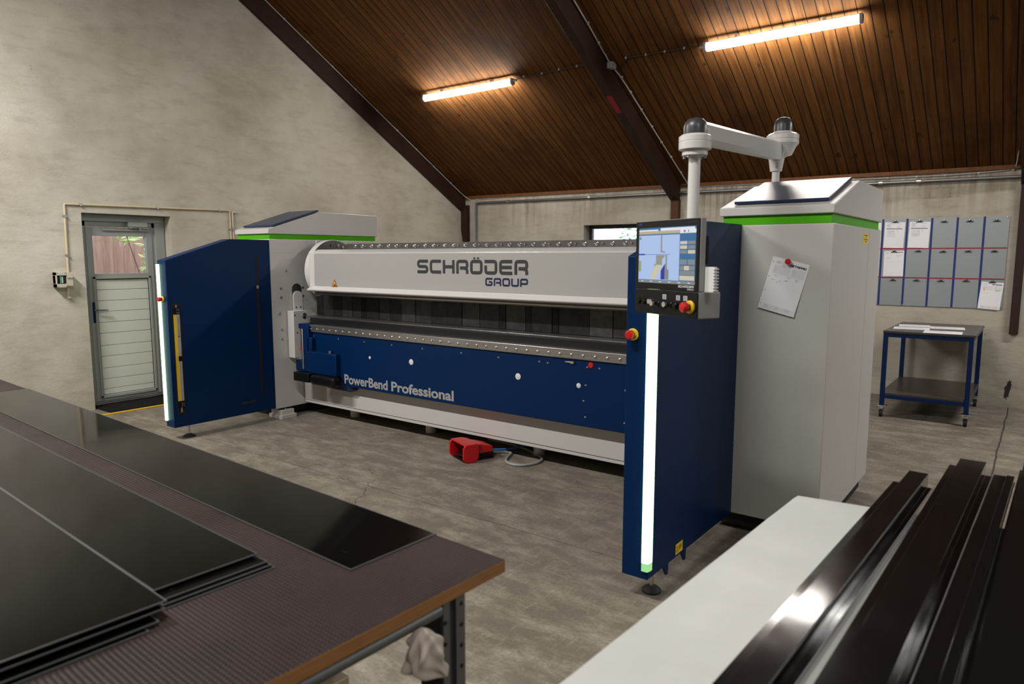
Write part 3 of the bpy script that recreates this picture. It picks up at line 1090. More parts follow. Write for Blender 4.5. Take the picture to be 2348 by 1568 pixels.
conduit('wall_cable', 'white cable along the eaves from the middle beam past the cabinet to the right beam', [(-4.09, yc, 2.6), (-3.0, yc, 2.585), (-1.697, yc, 2.562), (-1.24, yc, 2.555), (-0.96, yc, 2.552), (-0.648, yc, 2.556), (-0.336, yc, 2.57), (-0.312, yc - .01, 2.61)] + [(-0.29, YB - 0.05 - k * .3, 2.66 + .575 * k * .3) for k in range(1, 5)], .0075, 'cable_white',
        [(-3.6, yc, 2.594), (-2.9, yc, 2.583), (-2.3, yc, 2.573), (-1.9, yc, 2.566), (-1.535, yc, 2.56), (-1.24, yc, 2.555), (-0.96, yc, 2.552), (-0.648, yc, 2.556), (-0.34, yc, 2.57)], (0, 1, 0), 'cable', clip_m='cable_white', clip_r=.012, smooth=1)
gab = [(-8.02, y, gp(y) - 0.012) for y in (5.2, 5.9, 6.6, 7.3, 8.0, 8.7, 9.1)] + [(-7.97, 9.24, 2.645), (-7.93, yc, 2.61), (-7.905, yc, 2.58), (-7.905, yc, 1.6)]
conduit('roof_cable', 'white cable running down the slope along the gable beam', gab, .0075, 'cable_white', [(-8.02, y, gp(y) - 0.012) for y in (5.4, 5.75, 6.1, 6.5, 6.9, 7.3, 7.7, 8.1, 8.5, 8.9)], (0, .5, 1), 'cable', clip_m='cable_white', clip_r=.011, smooth=1)
mid = [(-4.085 + dx, y, gp(y) - 0.012) for y, dx in ((5.6, 0), (6.7, 0.01), (7.0, .0), (7.1, -.005), (7.3, .0), (7.45, .03), (7.9, .04), (8.5, .06), (9.05, .08))] + [(-3.97, 9.24, 2.63)]
conduit('roof_cable', 'white cable running down the slope beside the middle beam', mid, .0085, 'cable_white', [(-4.08 + dx, y, gp(y) - .014) for y, dx in ((6.72, .01), (6.97, 0), (7.45, .03), (7.67, .035), (7.94, .04), (8.22, .05), (8.49, .055), (8.76, .07), (9.06, .08))], (0, .5, 1), 'cable', clip_m='cable_white', clip_r=.014, smooth=1)
nrm = Vector((0, .575, 1)).normalized()


def roofz(x, y):
    return eave(x) + (ZR - eave(x)) * (YB - y) / (YB - YR)



def on_roof(x, y, off=.012):
    p = Vector((x, y, roofz(x, y))) - nrm * off
    return tuple(p)


lc = [on_roof(x, y) for x, y in ((-5.44, 7.24), (-5.27, 7.21), (-5.0, 7.21), (-4.75, 7.2), (-4.5, 7.2), (-4.22, 7.19))]
conduit('lamp_cable', 'dark cable looping from the left tube light to the middle beam', lc, .007, 'cable_dark', lc[1:5], tuple(nrm), 'cable', clip_m='cable_white', clip_r=.011, smooth=1)
lc = [on_roof(x, y) for x, y in ((-4.06, 7.33), (-3.98, 7.32), (-3.87, 7.21), (-3.63, 7.215), (-3.41, 7.22), (-3.19, 7.22), (-3.0, 7.24))]
conduit('lamp_cable', 'dark cable looping from the junction box to the right tube light', lc, .007, 'cable_dark', lc[2:6], tuple(nrm), 'cable', clip_m='cable_white', clip_r=.011, smooth=1)
t = thing('junction_box', 'small grey junction box on the side of the middle roof beam', 'junction box', on_roof(-4.07, 7.26))
b = MB()
c = Vector(on_roof(-4.07, 7.26, .03))
b.box(c - Vector((.035, .05, .035)), c + Vector((.035, .05, .035)), 'cable_white')
b.build('box_body', t, bevel=.006)
b = MB()
b.tube([c + Vector((0, -.04, .02)), c + Vector((.0, -.1, .05)), c + Vector((-.01, -.13, .1))], .009, 'cable_white', smooth=1)
b.build('cable_stub', t)


# ------------------------------------------------------------------ tube lights
def tube_light(x0, x1, y, label, cable_right):
    z = roofz((x0 + x1) / 2, y) - 0.10
    t = thing('tube_light', label, 'tube light', ((x0 + x1) / 2, y, z), group='tube lights under the planks')
    off = Vector((0, 0, 0))
    b = MB()
    b.box((x0, y - .024, z + .03), (x1, y + .024, z + .056), 'lamp_housing')
    b.build('housing', t, bevel=.006)
    b = MB()
    prof = [(y + .038 * math.cos(a), z + .008 + .038 * math.sin(a)) for a in [math.radians(142 + 256 * k / 14) for k in range(15)]]
    b.prism(prof, 'x', x0 + .02, x1 - .02, 'tube_glow')
    b.build('diffuser', t)
    for xa, xb in ((x0 - .006, x0 + .02), (x1 - .02, x1 + .006)):
        b = MB()
        prof = [(y + .039 * math.cos(a), z + .014 + .046 * math.sin(a)) for a in [PI + PI * k / 10 for k in range(11)]] + [(y + .034, z + .052), (y - .034, z + .052)]
        b.prism(prof, 'x', xa, xb, 'lamp_housing')
        b.build('end_cap', t)
    b = MB()
    s = 1 if cable_right else -1
    xe = x1 if cable_right else x0
    b.cyl((xe, y, z + .02), (xe + s * .06, y, z + .02), .014, 'cable_white', seg=12)
    b.build('cable_gland', t)
    for f in (.22, .78):
        b = MB()
        xx = x0 + (x1 - x0) * f
        b.box((xx - .012, y - .02, z + .048), (xx + .012, y + .02, roofz(xx, y + .02) - .004), 'zinc')
        b.build('bracket', t)
    return t


tube_light(-6.93, -5.41, 7.165, 'lit tube light on the planks left of the middle beam', True)
tube_light(-2.94, -1.47, 7.165, 'lit tube light on the planks above the monitor arm', False)

# ------------------------------------------------------------------ the folding machine
M = thing('folding_machine', 'blue and white sheet metal folding machine with green bands and light strips', 'folding machine', (-3.8, 4.6, 0))

# one bolt head, shared by all rows
_bolt = MB()
_bolt.lathe([(.0001, -.011), (.0055, -.01), (.008, -.007), (.0085, 0)], (0, 0, 0), 'chrome', (0, 1, 0), seg=10)


def mirror_x(x, side):
    return x


def housing(side):
    """side cabinet: right one seen from outside, left one from inside"""
    right = side == 'R'
    if right:
        x0, x1, y0, y1, zb, zt = -1.53, -0.905, 4.03, 5.36, .12, 1.828
        yr = 4.611
    else:
        x0, x1, y0, y1, zb, zt = -6.70, -6.115, 4.11, 5.52, .11, 1.822
        yr = 4.72
    b = MB()
    b.box((x0, y0, zb), (x1, y1, zt), 'white_paint')
    if right:
        b.box((x0, y0 + .05, .03), (x1 - .03, y1 - .06, zb), 'black_void')
    else:
        b.box((x0 + .03, y0 + .1, .045), (x1 - .06, y1 - .06, zb), 'black_void')
    body = b.build('side_housing', M, bevel=.006)
    body['label'] = 'white side cabinet at the %s end' % ('right' if right else 'left')
    # seams and panels
    b = MB()
    if right:
        for xx, yy in ((x1, 4.97),):
            b.box((xx - .001, yy - .0015, zb + .01), (xx + .0008, yy + .0015, zt - .01), 'ink_grey')
        b.build('seam', body, smooth=False)
        b = MB()
        b.box((x1, 4.78, 1.728), (x1 + .0012, 4.97 - .02, 1.79), 'sign_yellow')
        for k, (w0, w1) in enumerate(((.03, .14), (.07, .1), (.03, .14), (.06, .11))):
            b.box((x1 + .001, 4.78 + w0, 1.778 - k * .013), (x1 + .0018, 4.78 + w1, 1.783 - k * .013), 'ink_black')
        b.build('warning_label', body, smooth=False)['label'] = 'small yellow warning label'
    else:
        for zz in (1.687, .606):
            b.box((x1 - .001, y0 + .003, zz - .0015), (x1 + .0009, 4.55 if zz > 1 else 4.37, zz + .0015), 'ink_grey')
        b.box((x1 - .001, 4.552, 1.30), (x1 + .001, 4.556, zt), 'ink_grey')
        b.build('seam', body, smooth=False)
        # raised front plate edge and a rear cover
        b = MB()
        b.box((x1, 4.66, 1.25), (x1 + .02, 4.69, zt + .0), 'white_smooth')
        b.build('cover_edge', body, bevel=.003)
        for k, (yy, zz) in enumerate(((4.222, 1.331), (4.221, 1.24), (4.221, .91), (4.221, .818), (4.484, 1.331), (4.485, 1.245))):
            b = MB()
            b.lathe([(.0, .004), (.006, .004), (.007, .007), (.0125, .006), (.0135, 0)], (x1, yy, zz), 'zinc', (1, 0, 0), seg=14)
            b.build('bolt', body)
        for k, (yy, zz, r) in enumerate(((4.197, 1.078, .02), (4.291, .804, .018), (4.291, 1.505, .016))):
            b = MB()
            b.lathe([(0, .004), (r * .7, .005), (r, .0)], (x1, yy, zz), 'grey_plastic', (1, 0, 0), seg=16)
            b.build('plug', body)
        # oval slot with the white arm in it
        b = MB()
        yc_, r = 4.41, .058
        prof = [(yc_ + r * math.cos(a), 1.318 + r * math.sin(a)) for a in [PI * k / 12 for k in range(13)]] + [(yc_ - r, 1.05), (yc_ + r, 1.05)]
        b.prism(prof, 'x', x1 - .01, x1 + .0015, 'dark_strip')
        b.build('slot', body)
        b = MB()
        prof = [(yc_ + .054 * math.cos(a), 1.245 + .054 * math.sin(a)) for a in [PI * k / 12 for k in range(13)]] + [(yc_ - .054, 1.0), (yc_ + .054, 1.0)]
        b.prism(prof, 'x', x1, x1 + .02, 'white_smooth')
        for yy in (4.385, 4.437):
            b.cyl((x1 + .018, yy, 1.132), (x1 + .021, yy, 1.132), .009, 'black_void', seg=12)
        b.build('slide_arm', body, bevel=.003)
        # white anchor foot with a bolt
    # green band
    b = MB()
    i = .015
    b.box((x0 + i, y0 + i, zt), (x1 - i, y1 - i, zt + .052), 'green_paint')
    b.build('green_band', body, bevel=.003)
    # cap with the sloping front and flat top
    b = MB()
    zc0 = zt + .052
    zf, zr_ = zc0 + .047, 2.097 if right else 2.113
    b.prism([(y0 - .005, zc0), (y1 + .005, zc0), (y1 + .005, zr_ - .004), (yr, zr_), (y0 - .005, zf)], 'x', x0 - .0, x1 + .0, 'white_paint')
    cap = b.build('cap', body, bevel=.005)
    # blue cover plate on the slope
    sl = Vector((0, yr - y0, zr_ - zf))
    L = sl.length
    sl.normalize()
    nv = Vector((0, -sl.z, sl.y))
    o0 = Vector((0, y0 - .005, zf))
    b = MB()
    m0, m1 = .06, L + .005
    xa, xb = x0 + .065, x1 - .045
    if not right:
        xa, xb = x0 + .07, x1 - .0
    vts = []
    for h in (.004, .022):
        for xx, s in ((xa, m0), (xb, m0), (xb, m1), (xa, m1)):
            vts.append(o0 + sl * s + nv * h + Vector((xx, 0, 0)))
    for f in ((0, 1, 2, 3), (4, 5, 6, 7), (0, 1, 5, 4), (1, 2, 6, 5), (2, 3, 7, 6), (3, 0, 4, 7)):
        b.face([vts[k] for k in f], 'panel_blue')
    bmesh.ops.remove_doubles(b.bm, verts=b.bm.verts, dist=1e-5)
    b.build('cover_plate', cap, bevel=.003)['label'] = 'dark blue plate on the sloping cap'
    return body


HR = housing('R')
HL = housing('L')


def estop(name, parent, c, ax, s=1.0, m2='yellow_plastic', local=False):
    a = Vector(ax).normalized()
    b = MB()
    b.lathe([(.024 * s, 0), (.026 * s, .003 * s), (.026 * s, .009 * s), (.022 * s, .012 * s), (.012 * s, .012 * s)], c, m2, a, seg=24)
    b.lathe([(.013 * s, .012 * s), (.013 * s, .02 * s)], c, 'black_plastic', a, seg=16)
    b.lathe([(.0155 * s, .02 * s), (.0195 * s, .026 * s), (.0205 * s, .034 * s), (.0195 * s, .042 * s), (.016 * s, .047 * s), (0, .049 * s)], c, 'red_plastic', a, seg=24)
    o = b.build(name, parent, local=local)
    o['label'] = 'red mushroom stop button on a yellow collar'
    return o


# light wings in front of the housings
def wing(right):
    if right:
        x0, x1, y0, y1, zb = -1.534, -1.397, 2.912, 4.03, .12
        ztf, zt, ys = 1.652, 1.832, 3.50
    else:
        x0, x1, y0, y1, zb = -6.255, -6.113, 3.066, 4.11, .121
        ztf, zt, ys = 1.617, 1.812, 3.69
    b = MB()
    prof = [(y0, zb), (y1, zb), (y1, zt), (ys, zt), (y0, ztf)]
    b.prism(prof, 'x', x0, x1, 'blue_paint')
    wg = b.build('light_wing', M, bevel=.004)
    wg['label'] = 'dark blue wing panel at the %s end' % ('right' if right else 'left')
    b = MB()
    if right:
        b.prism([(-1.4245, y0 + .002), (-1.4245, y0 - .012), (-1.394, y0 - .012), (x1 + .009, y0 + .008), (x1 + .009, y0 + .03), (x1 - .01, y0 + .03)], 'z', .205, ztf - .045, 'strip_glow')
        st = b.build('light_strip', wg)
        b = MB()
        b.prism([(-1.4245, y0 + .002), (-1.4245, y0 - .012), (-1.394, y0 - .012), (x1 + .009, y0 + .008), (x1 + .009, y0 + .03), (x1 - .01, y0 + .03)], 'z', .165, .205, 'strip_end')
        b.build('strip_foot', wg)
        estop('stop_button', wg, (-1.497, y0, 1.292), (0, -1, 0), 1.08)
        # yellow label, foot brackets, foot
        b = MB()
        b.face([(x1 + .001, 3.229, .19), (x1 + .001, 3.316, .19), (x1 + .001, 3.316, .134), (x1 + .001, 3.229, .134)], 'sign_yellow')
        b.face([(x1 + .002, 3.24, .175), (x1 + .002, 3.258, .175), (x1 + .002, 3.249, .162)], 'red_plastic')
        for k in range(3):
            b.face([(x1 + .002, 3.237, .158 - k * .006), (x1 + .002, 3.262, .158 - k * .006), (x1 + .002, 3.262, .156 - k * .006), (x1 + .002, 3.237, .156 - k * .006)], 'ink_black')
        for k in range(4):
            b.face([(x1 + .002, 3.27 + k * .009, .15 + k * .003), (x1 + .002, 3.273 + k * .009, .15 + k * .003), (x1 + .002, 3.277 + k * .009, .177), (x1 + .002, 3.274 + k * .009, .177)], 'ink_black')
        b.build('warning_label', wg, smooth=False)['label'] = 'small yellow label with a hand sign'
        for yy in (3.12, 3.34):
            b = MB()
            b.prism([(yy, .12), (yy + .075, .12), (yy + .068, .045), (yy + .05, .045)], 'x', x1 - .03, x1 - .02, 'blue_paint')
            b.build('bracket', wg)
        b = MB()
        b.cyl((-1.44, 3.05, .02), (-1.44, 3.05, .125), .009, 'zinc', seg=12)
        b.lathe([(.048, 0), (.048, .012), (.03, .026), (.012, .03)], (-1.44, 3.05, 0), 'rubber')
        b.build('levelling_foot', wg)
    else:
        b.prism([(x0 - .012, y0 + .05), (x0 - .012, y0 + .012), (x0 + .006, y0 - .016), (x0 + .036, y0 - .016), (x0 + .036, y0 + .002)], 'z', .178, ztf - .035, 'strip_glow')
        st = b.build('light_strip', wg)
        estop('stop_button', wg, (-6.207 + .022, y0, 1.276), (0, -1, 0))
        # recess with the yellow safety scanner
        b = MB()
        b.box((x1 - .05, 3.10, .232), (x1 + .001, 3.178, 1.243), 'black_void')
        b.build('recess', wg, smooth=False)
        b = MB()
        b.box((x1 - .015, 3.112, .36), (x1 + .006, 3.136, 1.14), 'yellow_plastic')
        b.box((x1 - .015, 3.136, .36), (x1 + .009, 3.162, 1.14), 'letter_silver')
        b.box((x1 - .015, 3.162, .36), (x1 + .005, 3.166, 1.14), 'yellow_plastic')
        for z0, z1 in ((1.14, 1.2), (.30, .36), (.72, .765)):
            b.box((x1 - .015, 3.112 if z0 != .72 else 3.136, z0), (x1 + .0095, 3.166, z1), 'black_plastic')
        b.cyl((x1, 3.14, 1.2), (x1, 3.14, 1.225), .008, 'zinc', seg=10)
        b.cyl((x1, 3.14, .255), (x1, 3.14, .30), .008, 'zinc', seg=10)
        for k in range(14):
            z = 1.10 - k * .011
            b.box((x1 + .009, 3.147, z), (x1 + .0096, 3.152, z + .007), 'red_plastic' if 4 < k < 9 else 'ink_black')
        b.box((x1 + .009, 3.144, .935), (x1 + .0096, 3.154, .95), 'ink_black')
        for z in (1.15, 1.175, .31, .33):
            for yy in (3.142, 3.158):
                b.box((x1 + .0095, yy - .003, z), (x1 + .0102, yy + .003, z + .012), 'zinc')
        b.build('safety_scanner', wg, bevel=.002)['label'] = 'yellow and white safety light curtain bar'
        b = MB()
        b.box((x1 - .02, 3.946, .275), (x1 + .001, 3.974, 1.66), 'black_void')
        b.box((x1, 3.948, 1.34), (x1 + .0015, 3.972, 1.37), 'grey_plastic')
        b.build('slot', wg, smooth=False)
        b = MB()
        b.box((x1 - .001, 3.193, zb + .01), (x1 + .0008, 3.196, 1.655), 'black_void')
        b.build('seam', wg, smooth=False)
        b = MB()
        b.box((x1, 3.725, .222), (x1 + .001, 3.888, .246), 'frame_dark')
        b.build('name_plate', wg, smooth=False)
        b = MB()
        b.cyl((-6.19, 3.235, .02), (-6.19, 3.235, .125), .01, 'zinc', seg=12)
        b.lathe([(.055, 0), (.055, .01), (.03, .024), (.012, .03)], (-6.19, 3.235, 0), 'rubber')
        b.build('levelling_foot', wg)


wing(True)
wing(False)

# anchor foot plates in front of the left housing
b = MB()
b.box((-6.30, 4.15, 0), (-6.08, 4.33, .04), 'white_paint')
b.box((-6.28, 4.165, .04), (-6.10, 4.315, .088), 'white_paint')
b.cyl((-6.19, 4.235, .088), (-6.19, 4.235, .125), .014, 'zinc', seg=6)
b.cyl((-6.19, 4.235, .1), (-6.19, 4.235, .113), .024, 'zinc', seg=6)
b.cyl((-6.135, 4.235, .088), (-6.135, 4.235, .1), .014, 'zinc', seg=6)
b.build('anchor_foot', M, bevel=.003)

# base beam
XA, XB = -6.10, -1.54
b = MB()
b.box((XA, 4.455, .133), (XB, 5.1, .50), 'white_paint')
base = b.build('base_beam', M, bevel=.005)
b = MB()
b.box((XA + .005, 4.454, .162), (XB, 4.457, .166), 'black_void')
b.build('seam', base, smooth=False)
for xx in (-4.52, -3.27, -5.6, -2.1):
    b = MB()
    b.cyl((xx, 4.70, 0), (xx, 4.70, .12), .05, 'white_smooth', seg=20)
    b.build('support_foot', base)

# bending beam apron
b = MB()
YA = 4.35
prof = [(-5.80, .90), (XB, .90), (XB, .402), (-5.27, .402), (-5.42, .50), (-5.80, .50)]
b.prism(prof, 'y', YA, 4.47, 'blue_paint')
ap = b.build('bending_beam', M, bevel=.006)
ap['label'] = 'dark blue bending beam below the bright rail'
b = MB()
b.prism([(-5.64, .49), (-5.42, .49), (-5.25, .40), (-5.25, .36), (-5.29, .34), (-5.64, .345)], 'y', 4.38, 4.46, 'panel_blue')
b.build('shaft_cover', ap, bevel=.01)
for word, wx, ww in (('PowerBend', -5.325, .605), ('Professional', -4.672, .762)):
    font_mesh(word, 'letter_silver', ap, 'lettering', ww, .0875, Matrix.Translation((wx, YA - .0025, .434)) @ Matrix.Rotation(PI / 2, 4, 'X'), bold=.03)
for (xx, zz, r) in ((-4.955, .713, .014), (-4.412, .722, .026), (-3.232, .715, .026), (-2.675, .705, .019)):
    b = MB()
    b.lathe([(0, .005), (r * .7, .005), (r, .002), (r, 0)], (xx, YA, zz), 'ink_pale', (0, -1, 0), seg=20)
    b.build('plug', ap)
for (xx, zz) in ((-2.615, .715), (-2.632, .596), (-2.616, .477), (-2.292, .478), (-2.29, .714), (-3.029, .852), (-2.952, .849), (-2.603, .849), (-2.501, .849),
                 (-5.781, .859), (-5.407, .858), (-5.031, .856), (-4.658, .855), (-4.272, .853), (-3.821, .853), (-3.428, .85)):
    b = MB()
    b.lathe([(0, .006), (.006, .005), (.009, 0)], (xx, YA, zz), 'chrome', (0, -1, 0), seg=12)
    b.build('screw', ap)
b = MB()
b.cyl((-2.573, YA - .006, .868), (-2.573, YA, .868), .021, 'red_plastic', seg=20)
b.build('red_plug', ap)
b = MB()
b.box((-2.79, YA - .012, .868), (-2.72, YA, .878), 'zinc')
b.box((-2.745, YA - .016, .863), (-2.71, YA, .88), 'zinc')
b.build('latch', ap, bevel=.002)
# bolted bright rail
b = MB()
b.box((-5.845, 4.335, .899), (XB, 4.47, .972), 'bright_rail')
rail = b.build('clamp_rail', M, bevel=.006)
rail['label'] = 'bright steel rail with a row of bolts'
bolt0 = None
xx = -5.807
k = 0
while xx < XB - .03:
    if bolt0 is None:
        mb = MB()
        mb.lathe([(0, -.011), (.0055, -.010), (.0095, -.007), (.011, 0)], (0, 0, 0), 'chrome', (0, 1, 0), seg=10)
        bolt0 = mb.build('bolt', rail, local=True)
        bolt0.location = Vector((xx, 4.335, .932)) - M.location
    else:
        inst(bolt0, rail, Vector((xx, 4.335, .932)) - M.location)
    xx += .0978 if xx < -4.2 else .1008
# table behind the rail: black face and steel edge
b = MB()
b.box((-5.90, 4.40, .96), (XB, 4.62, 1.036), 'black_steel')
tb = b.build('lower_jaw', M, bevel=.004)
b = MB()
b.box((-5.95, 4.405, 1.036), (XB, 4.60, 1.05), 'table_steel')
b.build('jaw_edge', tb, bevel=.003)
# blade segments of the upper tool
xx = -5.98
seg_w = [.1, .16, .15, .14, .13, .09, .17, .15, .16, .18, .2, .19, .17, .2, .21, .07, .2, .06, .2, .06, .28, .2, .24, .22, .24]
k = 0
while xx < XB - .02:
    wv = min(seg_w[k % len(seg_w)], XB - xx)
    b = MB()
    b.box((xx + .0012, 4.55 + (.004 if k % 3 else .0), 1.052), (xx + wv - .0012, 4.62, 1.30), 'blade_%d' % (3 if wv < .1 else (0, 1, 0, 2, 1, 0)[k % 6]))
    b.build('blade_segment', M, bevel=.003)
    xx += wv
    k += 1

# upper beam with its white front cover
b = MB()
prof = [(4.45, 1.718), (4.351, 1.683), (4.352, 1.36), (4.298, 1.327), (4.305, 1.315), (4.40, 1.296), (4.5, 1.296), (5.05, 1.34), (5.05, 1.718)]
b.prism(prof, 'x', -5.80, XB, 'white_smooth')
ub = b.build('upper_beam', M, bevel=.003)
ub['label'] = 'white upper beam carrying the logo'
# left border of the cover
b = MB()
b.prism([(-5.805, 4.42), (-5.80, 4.335), (-5.775, 4.332), (-5.735, 4.352), (-5.735, 4.42)], 'z', 1.345, 1.70, 'white_smooth')
b.build('cover_border', ub, bevel=.008)
b = MB()
b.box((-5.80, 4.392, 1.268), (XB, 4.46, 1.296), 'dark_strip')
b.box((-5.80, 4.388, 1.276), (XB, 4.393, 1.29), 'bright_rail')
b.build('light_rail', ub, bevel=.002)
b = MB()
b.box((-5.39, 4.47, 1.716), (XB, 4.86, 1.771), 'dark_strip')
strip = b.build('top_plate', ub, bevel=.003)
strip['label'] = 'dark steel top plate with bolts'
big0 = sm0 = None
n = 0
xx = -5.2602
while xx < XB - .05:
    for dx, r in ((0, .013), (.102, .013), (.156, .008)):
        if xx + dx > XB - .03:
            continue
        if r > .01:
            if big0 is None:
                mb = MB()
                mb.lathe([(0, -.017), (.008, -.017), (.0115, -.014), (.012, -.002), (.016, 0)], (0, 0, 0), 'chrome', (0, 1, 0), seg=10)
                big0 = mb.build('bolt', strip, local=True)
                big0.location = Vector((xx + dx, 4.47, 1.745)) - M.location
            else:
                inst(big0, strip, Vector((xx + dx, 4.47, 1.745)) - M.location)
        else:
            if sm0 is None:
                mb = MB()
                mb.lathe([(0, -.01), (.006, -.01), (.008, 0)], (0, 0, 0), 'zinc', (0, 1, 0), seg=10)
                sm0 = mb.build('screw', strip, local=True)
                sm0.location = Vector((xx + dx, 4.47, 1.746)) - M.location
            else:
                inst(sm0, strip, Vector((xx + dx, 4.47, 1.746)) - M.location)
    xx += .2315
# grey front panel of the cover
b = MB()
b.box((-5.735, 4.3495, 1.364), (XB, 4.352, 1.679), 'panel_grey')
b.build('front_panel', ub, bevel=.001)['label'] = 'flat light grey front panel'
# logo lettering
b = MB()
YL = 4.3485
lettering(b, 'SCHRÖDER', 1.179, .112, 'logo_grey', lambda u, v: (-4.317 + u, YL, 1.509 + v), stroke=.245)
b.build('lettering', ub, smooth=False)
b = MB()
lettering(b, 'GROUP', .421, .062, 'logo_navy', lambda u, v: (-3.559 + u, YL, 1.418 + v), stroke=.25)
b.build('lettering', ub, smooth=False)
b = MB()
b.face([(-5.474, YL, 1.36), (-5.389, YL, 1.36), (-5.43, YL, 1.435)], 'ink_black')
b.face([(-5.464, YL - .001, 1.366), (-5.399, YL - .001, 1.366), (-5.4305, YL - .001, 1.424)], 'sign_orange')
b.face([(-5.45, YL - .002, 1.37), (-5.41, YL - .002, 1.37), (-5.418, YL - .002, 1.385), (-5.438, YL - .002, 1.383)], 'ink_black')
b.build('warning_sign', ub, smooth=False)['label'] = 'orange warning triangle'
# round cheek plates at the ends of the beam
for right in (False, True):
    xa, xb = (-5.985, -5.90) if not right else (-1.545, -1.535)
    if right:
        continue
    yc_, zc_, r = 4.73, 1.505, .315
    b = MB()
    seg = 56
    b.cyl((xa, yc_, zc_), (xb, yc_, zc_), r, 'white_smooth', seg=seg, mcap='dark_strip')
    ck = b.build('cheek_plate', M, bevel=.006)
    ck['label'] = 'round white rimmed cheek plate with a bolt arc'
    for a in (150, 139, 128, 100, 80, 66, 54, 44, 36):
        b = MB()
        t_ = math.radians(a)
        c = (xb, yc_ - .262 * math.cos(PI - t_) * -1 * -1, zc_ + .262 * math.sin(t_))
        c = (xb, yc_ + .262 * math.cos(t_), zc_ + .262 * math.sin(t_))
        if a == 100:
            b.cyl((xb - .001, c[1], c[2]), (xb + .001, c[1], c[2]), .012, 'black_void', seg=12)
            b.build('bolt_hole', ck)
        else:
            b.lathe([(0, .02), (.01, .02), (.013, .016), (.013, 0)], c, 'chrome', (1, 0, 0), seg=10)
            b.build('bolt', ck)
# lever, hinge column, gear box and motor at the left end of the bending beam
b = MB()
hx0, hx1 = -6.10, -6.0
r = .05
prof = [(4.277, 1.105), (4.277, .625), (4.356, .625), (4.356, .968), (4.466, .968), (4.466, 1.055)] + [(4.416 + r * math.cos(a), 1.055 + r * math.sin(a)) for a in [PI / 2 * k / 6 for k in range(1, 7)]]
b.prism(prof, 'x', hx0, hx1, 'white_smooth')
lv = b.build('lever_arm', M, bevel=.004)
b = MB()
b.lathe([(0, .012), (.018, .011), (.03, .005), (.032, 0)], (hx1, 4.409, 1.047), 'chrome', (1, 0, 0), seg=20)
b.build('pivot_cap', lv)
b = MB()
for yy, zz in ((4.296, 1.06), (4.318, .88)):
    b.cyl((hx1 - .001, yy, zz), (hx1 + .001, yy, zz), .008, 'black_void', seg=10)
b.build('bolt_hole', lv)
b = MB()
b.box((-6.0, 4.33, .93), (-5.82, 4.5, .975), 'blue_paint')
b.box((-5.92, 4.30, .50), (-5.80, 4.45, .96), 'blue_paint')
b.box((-6.05, 4.32, .49), (-5.90, 4.45, .60), 'blue_paint')
b.box((-5.905, 4.29, .52), (-5.885, 4.30, .93), 'zinc')
hc = b.build('hinge_column', M, bevel=.006)
b = MB()
b.cyl((-5.945, 4.315, .725), (-5.945, 4.33, .725), .018, 'red_plastic', seg=16)
b.box((-5.96, 4.318, .72), (-5.92, 4.36, .73), 'blue_paint')
b.build('red_plug', hc)
b = MB()
b.box((-5.83, 4.295, .49), (-5.385, 4.40, .712), 'blue_paint')
b.box((-5.83, 4.30, .70), (-5.755, 4.40, .85), 'blue_paint')
gb = b.build('gear_cover', M, bevel=.01)
b = MB()
b.cyl((-5.50, 4.325, .712), (-5.50, 4.325, .735), .018, 'zinc', seg=12)
b.build('plug', gb)
b = MB()
b.box((-5.72, 4.235, .392), (-5.355, 4.335, .49), 'black_plastic')
mt = b.build('drive_motor', M, bevel=.028, seg=4)
b = MB()
b.box((-5.98, 4.235, .405), (-5.735, 4.36, .495), 'black_plastic')
b.build('motor_block', M, bevel=.006)
for xx in (-5.68, -5.40):
    for zz in (.412, .47):
        b = MB()
        b.cyl((xx, 4.232, zz), (xx, 4.238, zz), .006, 'chrome', seg=8)
        b.build('screw', mt)
# blue slide block behind the cheek plate
b = MB()
b.box((-6.02, 4.62, 1.09), (-5.93, 4.76, 1.21), 'cart_blue')
b.box((-6.02, 4.62, 1.05), (-5.93, 4.76, 1.085), 'panel_blue')
b.build('slide_block', M, bevel=.004)
# hose and wiring behind the base
b = MB()
b.tube([(-4.6, 4.72, .03), (-4.1, 4.78, .05), (-3.9, 4.74, .09), (-3.5, 4.7, .06), (-3.3, 4.8, .04), (-2.6, 4.75, .05)], .012, 'cable_dark', smooth=2)
b.build('wiring', M)
b = MB()
b.box((XA, 5.02, .02), (XB, 5.08, .12), 'black_void')
b.build('rear_sill', M)

# ---- control terminal on the swing arm (parts of the machine)
POST = Vector((-1.44, 4.75, 0))
POLE = Vector((-1.193, 2.835, 0))
b = MB()
b.cyl(POST + Vector((0, 0, 2.05)), POST + Vector((0, 0, 2.27)), .024, 'white_smooth', seg=24)
b.lathe([(.037, 2.2), (.037, 2.205), (.05, 2.285), (.05, 2.29)], (POST.x, POST.y, 0), 'white_smooth')
for z in (2.225, 2.245):
    b.cyl((POST.x + .02, POST.y - .052, z), (POST.x + .015, POST.y - .03, z), .006, 'zinc', seg=8)
b.build('support_post', M)
J2 = Vector((-1.412, 4.77, 0))
b = MB()
b.lathe([(.06, 2.3), (.085, 2.355), (.1, 2.372), (.1, 2.392), (.097, 2.394), (.097, 2.398), (.1, 2.4), (.1, 2.425), (.085, 2.437), (.062, 2.44)], J2, 'white_smooth', seg=32)
b.build('arm_joint', M)
b = MB()
b.lathe([(.058, 2.438), (.058, 2.49), (.052, 2.515), (.036, 2.534), (.015, 2.541), (0, 2.542)], J2, 'grey_dome', seg=28)
b.lathe([(.061, 2.436), (.061, 2.448), (.058, 2.45)], J2, 'white_smooth', seg=28)
b.build('joint_dome', M)
